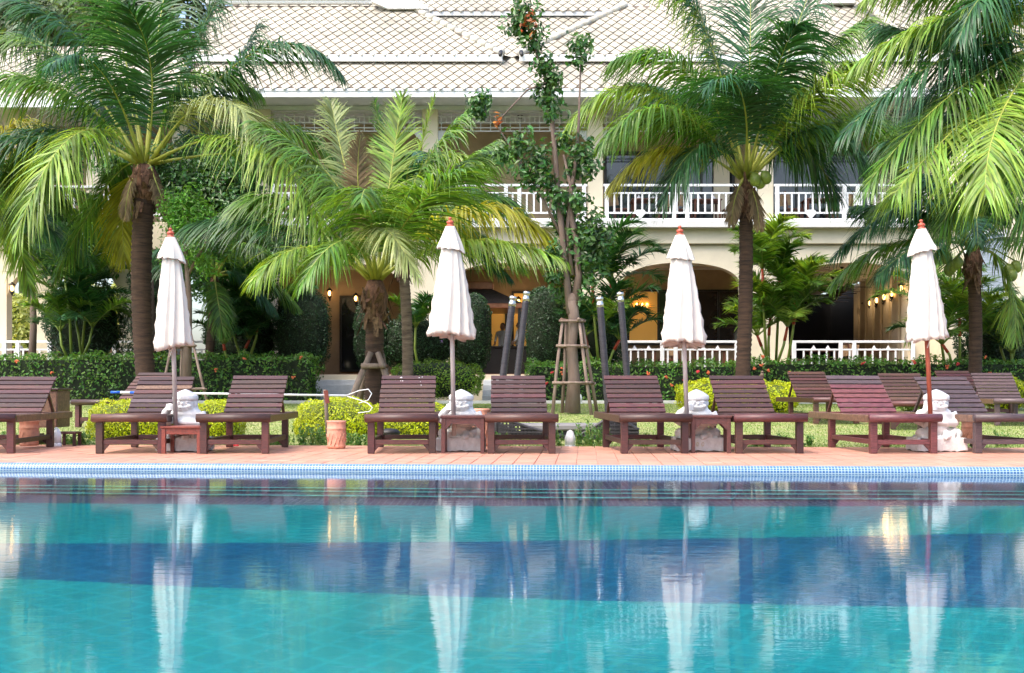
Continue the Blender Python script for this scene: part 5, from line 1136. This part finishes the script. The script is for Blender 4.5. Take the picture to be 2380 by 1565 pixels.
# brown panel box and stool at far left
D = 13.6; x0, x1 = X(108, D), X(148, D); r = empty('wooden_bin', ((x0 + x1) / 2, D, 0), 'brown wooden towel box behind the leftmost lounger', 'box'); mb = MB(); mb.box(((x0 + x1) / 2 - .12, D, (Z(993, D) + Z(908, D)) / 2), (x1 - x0 + .24, .4, Z(908, D) - Z(993, D)), b=.01); mb.build('body', M['woodtan'], r)
mb = MB(); mb.box(((x0 + x1) / 2 - .12, D, Z(905, D)), (x1 - x0 + .29, .45, .025), b=.006); mb.build('lid', M['wood'], r)
mb = MB(); [mb.box(((x0 + x1) / 2 - .12 + s * (x1 - x0) / 2, D, Z(1020, D)), (.05, .35, .12)) for s in (-1, 1)]; mb.build('foot', M['wood'], r)
D = 13.1; xm = X(161, D); r = empty('low_stool', (xm, D, 0), 'low dark wooden stool left of the yellow shrub', 'stool'); mb = MB(); mb.box((xm, D, .15), (.22, .2, .025), b=.004); mb.build('seat', M['wood'], r)
for sx in (-1, 1):
    for sy in (-1, 1): mb = MB(); mb.box((xm + sx * .09, D + sy * .08, .065), (.03, .03, .15)); mb.build('leg', M['wood'], r)
# long cleaning pole resting on its stake, wire loop
D = 14.0; r = empty('pool_cleaning_pole', P(258, 912, D), 'long white pool pole with a blue and white grip lying across a stake', 'pole')
def at(u): return P(u, 912 + (u - 258) * .0145, D)
for a, b, m, rr in ((258, 280, 'bluepole', .017), (280, 303, 'wire', .0165), (303, 337, 'bluepole', .017), (337, 806, 'wire', .0135)): mb = MB(); mb.tube([at(a), at(b)], rr, 10); mb.build('grip' if a < 300 else 'shaft', M[m], r)
mb = MB()
loop = [(806, 919), (835, 908), (856, 905), (864, 915), (856, 930), (834, 938)]; loop2 = [(806, 921), (835, 930), (855, 938), (866, 948), (858, 957), (832, 960)]
for lpn in (loop, loop2): mb.tube([P(u, v, D) for u, v in lpn], .006, 6)
mb.build('net_wire', M['wire'], r)
r = empty('wooden_stake', P(760, 1020, 14.03), 'grey wooden stake with a red clip holding the pool pole', 'stake'); mb = MB(); mb.tube([P(762, 1030, 14.05), P(758, 945, 14.05), P(755, 906, 14.05)], [.026, .024, .022], 8); mb.build('post', M['log'], r); mb = MB(); mb.beam(P(757, 908, 13.98), P(762, 938, 13.98), .05, .02); mb.build('clip', M['tablered'], r)
# red dropped flower
D = 13.1; mb = MB(); c = P(540, 1038, 13.0); mb.ball(c, (.055, .04, .03), n=10, m=6)
for k in range(5): mb.ball(c + Vector((.05 * math.cos(k * 1.25), .03 * math.sin(k * 1.25), .01)), (.03, .025, .02), n=6, m=4)
tag(mb.build('fallen_flower', M['petalr']), 'red flower lying on the edge of the deck under the lounger', 'flower')

# four post rattan daybed
D = 14.6; r = empty('rattan_daybed', (X(1310, D), D, 0), 'black woven rattan daybed frame with four leaning posts and steel tips', 'daybed')
zt_ = 0
posts = [((1152, 985), (1190, 712), D - .3), ((1188, 985), (1222, 700), D + .45), ((1418, 985), (1395, 714), D - .3), ((1468, 985), (1443, 702), D + .45)]
for (u0, v0), (u1, v1), dd in posts:
    a = P(u0, v0, dd); t = P(u1, v1, dd); a.z = .10; mb = MB(); K = 80; dirv = t - a; pts = [a + dirv * (k / K) for k in range(K + 1)]
    mb.tube(pts, [.047 if k % 2 else .042 for k in range(K + 1)], 12); mb.build('post', M['rattanpole'], r)
    e = dirv.normalized(); mb = MB(); mb.tube([t, t + e * .05, t + e * .055, t + e * .085, t + e * .09, t + e * .125], [.047, .047, .04, .04, .048, .048], 14); mb.build('steel_tip', M['steel'], r)
def lattice_skirt(pts, side):
    """flaring woven foot: a fan of strips with round-ish gaps, thick as a slab"""
    mb = MB(); (xa, ya), zt1, zt2, w1 = pts; n = 20
    for i in range(n):
        t0 = i / n; top = zt1 + (zt2 - zt1) * (t0 ** .6); x = xa + side * w1 * t0
        mb.box((x, ya, top / 2 - .01), (.024, .03, max(.03, top)), b=0)
    for j in range(9):
        z = .02 + j * .045; te = 1.0 if z <= zt2 else max(0, 1 - (z - zt2) / max(.01, (zt1 - zt2))) ** 1.66
        if te > .05: mb.box((xa + side * w1 * te / 2, ya - .012, z), (w1 * te, .02, .024))
    pr = [Vector((xa + side * w1 * t, ya, zt1 + (zt2 - zt1) * (t ** .6))) for t in [k / 10 for k in range(11)]]; mb.tube(pr, .022, 8)
    return mb
for u, dd, sd, hh, wd_ in ((1160, D - .35, 1, .36, .95), (1145, D + .1, 1, .30, .5), (1430, D - .35, -1, .44, .55), (1430, D - .34, 1, .40, .30), (1478, D + .4, -1, .46, .55)):
    lattice_skirt(((X(u, dd), dd), hh, .03 if wd_ > .4 else .14, wd_), sd).build('woven_foot', M['rattanpole'], r)
mb = MB(); mb.box((X(1330, D), D, .17), (1.35, .7, .08), b=.02); mb.build('cushion', M['cushion'], r)
mb = MB(); mb.box((X(1320, D), D - .3, .07), (1.5, .05, .12), b=.01); mb.build('front_panel', M['rattan'], r)

# ------------------------------------------------------------------ umbrellas and their statues
def canopy_mesh(h, r_top, r_bot, nf, seed, twist, fold, scal, pw=.95):
    rr = random.Random(seed); mb = MB(); NA, NZ = 96, 26; vs = []
    ph = [rr.uniform(0, 6.28) for _ in range(6)]; am = [rr.uniform(.5, 1) for _ in range(6)]; bulge = rr.uniform(.02, .05)
    for i in range(NZ + 1):
        t = i / NZ; z = -h * t
        base = r_top + (r_bot - r_top) * (t ** pw) + bulge * math.sin(math.pi * t) * r_bot
        for k in range(NA):
            a = 2 * math.pi * k / NA; aa = a + twist * t
            f = 1 - abs(math.sin(nf * aa / 2 + ph[0] + .5 * math.sin(aa * 2 + ph[1]))) ** .6
            q = fold * (.25 + .75 * t) * (1.4 * f - .5) + .03 * math.sin(3 * aa + ph[2]) * am[2] + .025 * math.sin(5 * aa + ph[3]) * t
            rad = base * (1 + q * 1.0)
            zz = z - scal * t ** 6 * (.5 + .5 * math.cos(nf * aa + 2 * ph[0] + math.sin(2 * aa + ph[1]))) * (.6 + .4 * math.sin(3 * aa + ph[5])) - scal * 1.1 * t ** 4 * math.sin(aa + ph[4])
            vs.append((rad * math.cos(a), rad * .85 * math.sin(a), zz))
    for k in range(NA):                               # hem turned inwards, under side folds
        i = NZ * NA + k; x, y, z = vs[i]; vs.append((x * .80, y * .80, z + .035 + .03 * math.sin(k * .9)))
    for k in range(NA):
        x, y, z = vs[NZ * NA + k]; vs.append((x * .25, y * .25, z * .2 - h * .8 + .02))
    fs = [(i * NA + k, (i + 1) * NA + k, (i + 1) * NA + (k + 1) % NA, i * NA + (k + 1) % NA) for i in range(NZ + 2) for k in range(NA)]
    fs.append(tuple(range(NA))[::-1][::-1]); mb.add(vs, fs, 0, True); return mb
def umbrella(ub, ut, v_fin, v_vent0, v_vent1, v_bot, wv, wb, D, pole, seed, label):
    b = Vector((X(ub, D), D, .17)); top = P(ut, v_fin, D)
    ax = (top - b); axn = ax.normalized(); rot = Vector((0, 0, 1)).rotation_difference(axn).to_matrix()
    r = empty('pool_umbrella', b, label, 'umbrella', 'closed cream umbrellas along the pool')
    s = D / F; hh = lambda v: b + axn * ((Z(v, D) - b.z) / axn.z)
    mb = MB(); mb.tube([b, hh(v_vent0 + 4)], .0235, 14); mb.build('pole', pole, r)
    mb = MB(); mb.lathe([(.036, -.01), (.040, .004), (.040, .014), (.022, .020), (.036, .034), (.038, .046), (.030, .058), (.012, .066), (.012, .072), (.020, .082), (.017, .094), (.002, .102)], (0, 0, 0), 16)
    o = Vector(hh(v_vent0)); mb.v = [tuple(rot @ Vector(q) + o) for q in mb.v]; mb.build('finial', M['finial'], r)
    hv = (v_vent1 - v_vent0) * s
    mb = canopy_mesh(hv, .048, wv * s / 2 * .93, 9, seed + 10, .0, .24, .024, 1.05); mb.v = [tuple(rot @ Vector(q) + o) for q in mb.v]; mb.build('vent_canopy', M['canvas'], r)
    v1 = v_vent0 + 18; o1 = Vector(hh(v1)); h1 = (v_bot - v1) * s
    mb = canopy_mesh(h1, .062, wb * s / 2 * 1.03, 11, seed, .45, .27, .03, .86); mb.v = [tuple(rot @ Vector(q) + o1) for q in mb.v]; mb.build('canopy', M['canvas'], r)
    if seed % 2: 
        mb = MB(); q = hh(v_bot - 20) + Vector((.03, -.05, 0)); mb.tube([q, q + Vector((-.03, -.02, -.15)), q + Vector((-.045, -.02, -.2))], .005, 5); mb.build('tie_strap', M['canvas'], r)
DU = 11.72
umbrella(409, 396, 533, 552, 604, 806, 66, 76, DU, M['polegrey'], 3, 'closed cream umbrella on a grey pole, leftmost of the four')
umbrella(1055, 1046, 508, 527, 580, 782, 66, 96, DU, M['polegrey'], 4, 'closed cream umbrella on a grey pole near the centre, widest at its hem')
umbrella(1598, 1580, 533, 547, 600, 800, 66, 90, DU, M['polegrey'], 6, 'closed cream umbrella on a grey pole before the arch with the wide window')
umbrella(2165, 2141, 515, 533, 586, 785, 66, 82, DU, M['polered'], 7, 'closed cream umbrella on a red pole, rightmost of the four')

def statue_mesh(arm):
    mb = MB()
    mb.ball((0, .0, .30), (.125, .11, .15)); mb.ball((0, -.03, .25), (.12, .12, .10)); mb.ball((0, 0, .40), (.165, .10, .085)); mb.ball((0, .0, .345), (.15, .10, .10))
    mb.ball((0, -.01, .52), (.114, .104, .10)); mb.ball((0, -.035, .47), (.100, .085, .06))                 # head, jowls
    k0 = len(mb.v); mb.lathe([(.118, .575), (.120, .50), (.128, .46), (.165, .415), (.19, .36), (.175, .33)], (0, 0, 0), 20); mb.v[k0:] = [(x, y * .55 + .035, z) for x, y, z in mb.v[k0:]]   # veil over the shoulders
    mb.lathe([(.118, .548), (.131, .552), (.134, .57), (.131, .596), (.118, .606), (.07, .638), (.03, .658), (.004, .668)], (0, 0, 0), 18)   # hood
    mb.ball((0, -.112, .512), (.018, .02, .02)); 
    for s in (-1, 1):
        mb.ball((s * .045, -.108, .532), (.032, .012, .007)); mb.ball((s * .043, -.106, .514), (.018, .012, .009)); mb.ball((s * .062, -.095, .485), (.03, .025, .022)); mb.ball((s * .018, -.117, .472), (.022, .012, .006)); mb.ball((s * .11, -.01, .515), (.018, .02, .035))
        mb.tube([(s * .16, .0, .41), (s * .20, -.01, .33), (s * .17, -.08, .30)], [.055, .05, .04], 10) if s > 0 else mb.tube([(s * .15, .0, .41), (s * .21, -.03, .33), (s * .15, -.12, .29)], [.055, .05, .042], 10)
        mb.tube([(s * .06, -.02, .185), (s * .18, -.08, .19), (s * .10, -.15, .17)], [.075, .065, .045], 10)
        mb.ball((s * .19, -.07, .19), (.055, .07, .055))
    mb.tube([(.17, -.08, .30), (.05, -.14, .31), (-.09, -.155, .33)], [.042, .038, .034], 10); mb.ball((-.10, -.17, .335), (.048, .045, .035))
    mb.tube([(-.16, .0, .40), (-.20, -.07, .37), (-.17, -.12, .42), (-.115, -.155, .47)] if arm else [(-.18, 0, .42), (-.20, -.08, .44), (-.15, -.12, .45), (-.12, -.15, .46)], [.055, .05, .042, .036], 10); mb.ball((-.11, -.17, .475), (.048, .045, .04))
    for k in range(4):
        for zz in (.335, .475): mb.tube([(-.145, -.185, zz + (k - 1.5) * .018), (-.10, -.215, zz + (k - 1.5) * .018), (-.065, -.195, zz + (k - 1.5) * .018)], .0095, 6)
    mb.tube([(.06, -.11, .20), (.06, -.17, .155), (.02, -.2, .155)], [.045, .035, .028], 8)
    mb.box((0, 0, .15), (.40, .30, .04), b=.015)
    me = mb.mesh('figure', M['statue']); o = bpy.data.objects.new('tmp', me); COL.objects.link(o)
    md = o.modifiers.new('r', 'REMESH'); md.mode = 'VOXEL'; md.voxel_size = .0055; sm = o.modifiers.new('s', 'SMOOTH'); sm.iterations = 3; sm.factor = .5
    dg = bpy.context.evaluated_depsgraph_get(); m2 = bpy.data.meshes.new_from_object(o.evaluated_get(dg)); bpy.data.objects.remove(o)
    if not m2.materials: m2.materials.append(M['statue'])
    m2.polygons.foreach_set('use_smooth', [True] * len(m2.polygons)); return m2
fig = statue_mesh(True)
def plinth_mesh(seed):
    rr = random.Random(seed); mb = MB(); K = 15; hw, dp, h = .26, .18, .145
    ring = []
    per = [(-hw + 2 * hw * i / K, -dp) for i in range(K)] + [(hw, -dp + 2 * dp * i / 8) for i in range(8)] + [(hw - 2 * hw * i / K, dp) for i in range(K)] + [(-hw, dp - 2 * dp * i / 8) for i in range(8)]
    n = len(per); vs = []
    for z, s in ((.006, .985), (.018, 1.0), (h - .012, .99), (h, .965)):
        for (x, y) in per: j = rr.uniform(-.004, .004); vs.append((x * s + j, y * s + j, z + (rr.uniform(-.004, .008) if z < .01 else 0)))
    fs = [(i * n + k, i * n + (k + 1) % n, (i + 1) * n + (k + 1) % n, (i + 1) * n + k) for i in range(3) for k in range(n)]; fs.append(tuple(3 * n + k for k in range(n)))
    mb.add(vs, fs); mb.box((0, 0, .006), (2 * hw - .03, 2 * dp - .03, .012), 1); return mb
sx_ = [(431, 11.93, 'leftmost', 0), (1072, 12.0, 'central', 1), (1619, 12.0, 'third', 2), (2176, 11.93, 'rightmost', 3)]
for k, (u, D, lab, j) in enumerate(sx_):
    x = X(u, D); r = empty('stone_statue', (x, D, .002), {0: 'white seated guardian statue behind the low red table, leftmost', 1: 'white seated guardian statue behind the brown table at the centre', 2: 'white seated guardian statue with gold marks on its base, third from left', 3: 'bright white seated guardian statue holding the red pole'}[j], 'statue', 'white umbrella holding statues')
    f_ = link('figure', fig, r); f_.scale = (1, 1, .98); plinth_mesh(k).build('plinth', [M['plinth'], M['footstrip']], r, (0, 0, 0))
    if j in (1, 2):
        mb = MB(); y = -.183
        for cxm in (-.02, .035):
            pts = [(cxm + .014 * math.cos(t) * (1 - t * .06), y, .075 + .02 * math.sin(t * 1.1)) for t in [q * .5 for q in range(12)]]; mb.tube(pts, .0028 if j == 2 else .002, 5)
        mb.build('carved_mark', M['gold'] if j == 2 else M['plinth'], r, (0, 0, 0))

# bird on the lounger
bp_ = P(1771, 880, 12.97); r = empty('sparrow', bp_, 'small brown bird perched on a lounger back', 'bird')
mb = MB(); c = bp_ + Vector((0, 0, .035)); mb.ball(c, (.024, .038, .03), n=12, m=8, rot=Matrix.Rotation(R(-50), 3, 'X')); mb.ball(c + Vector((0, -.012, .037)), (.017, .019, .017), n=10, m=7); mb.tube([c + Vector((0, .02, -.01)), c + Vector((.015, .05, -.045)), c + Vector((.018, .055, -.06))], [.014, .01, .006], 6); mb.build('body', M['bird'], r)
mb = MB(); mb.tube([c + Vector((0, -.028, .036)), c + Vector((0, -.042, .034))], [.005, .001], 6); mb.tube([c + Vector((-.008, 0, -.02)), c + Vector((-.008, 0, -.04))], .002, 5); mb.tube([c + Vector((.008, 0, -.02)), c + Vector((.008, 0, -.04))], .002, 5); mb.build('beak_and_legs', M['blackiron'], r)
print('TRIS', sum(len(o.data.polygons) for o in bpy.data.objects if o.type == 'MESH'), 'OBJ', len(bpy.data.objects))
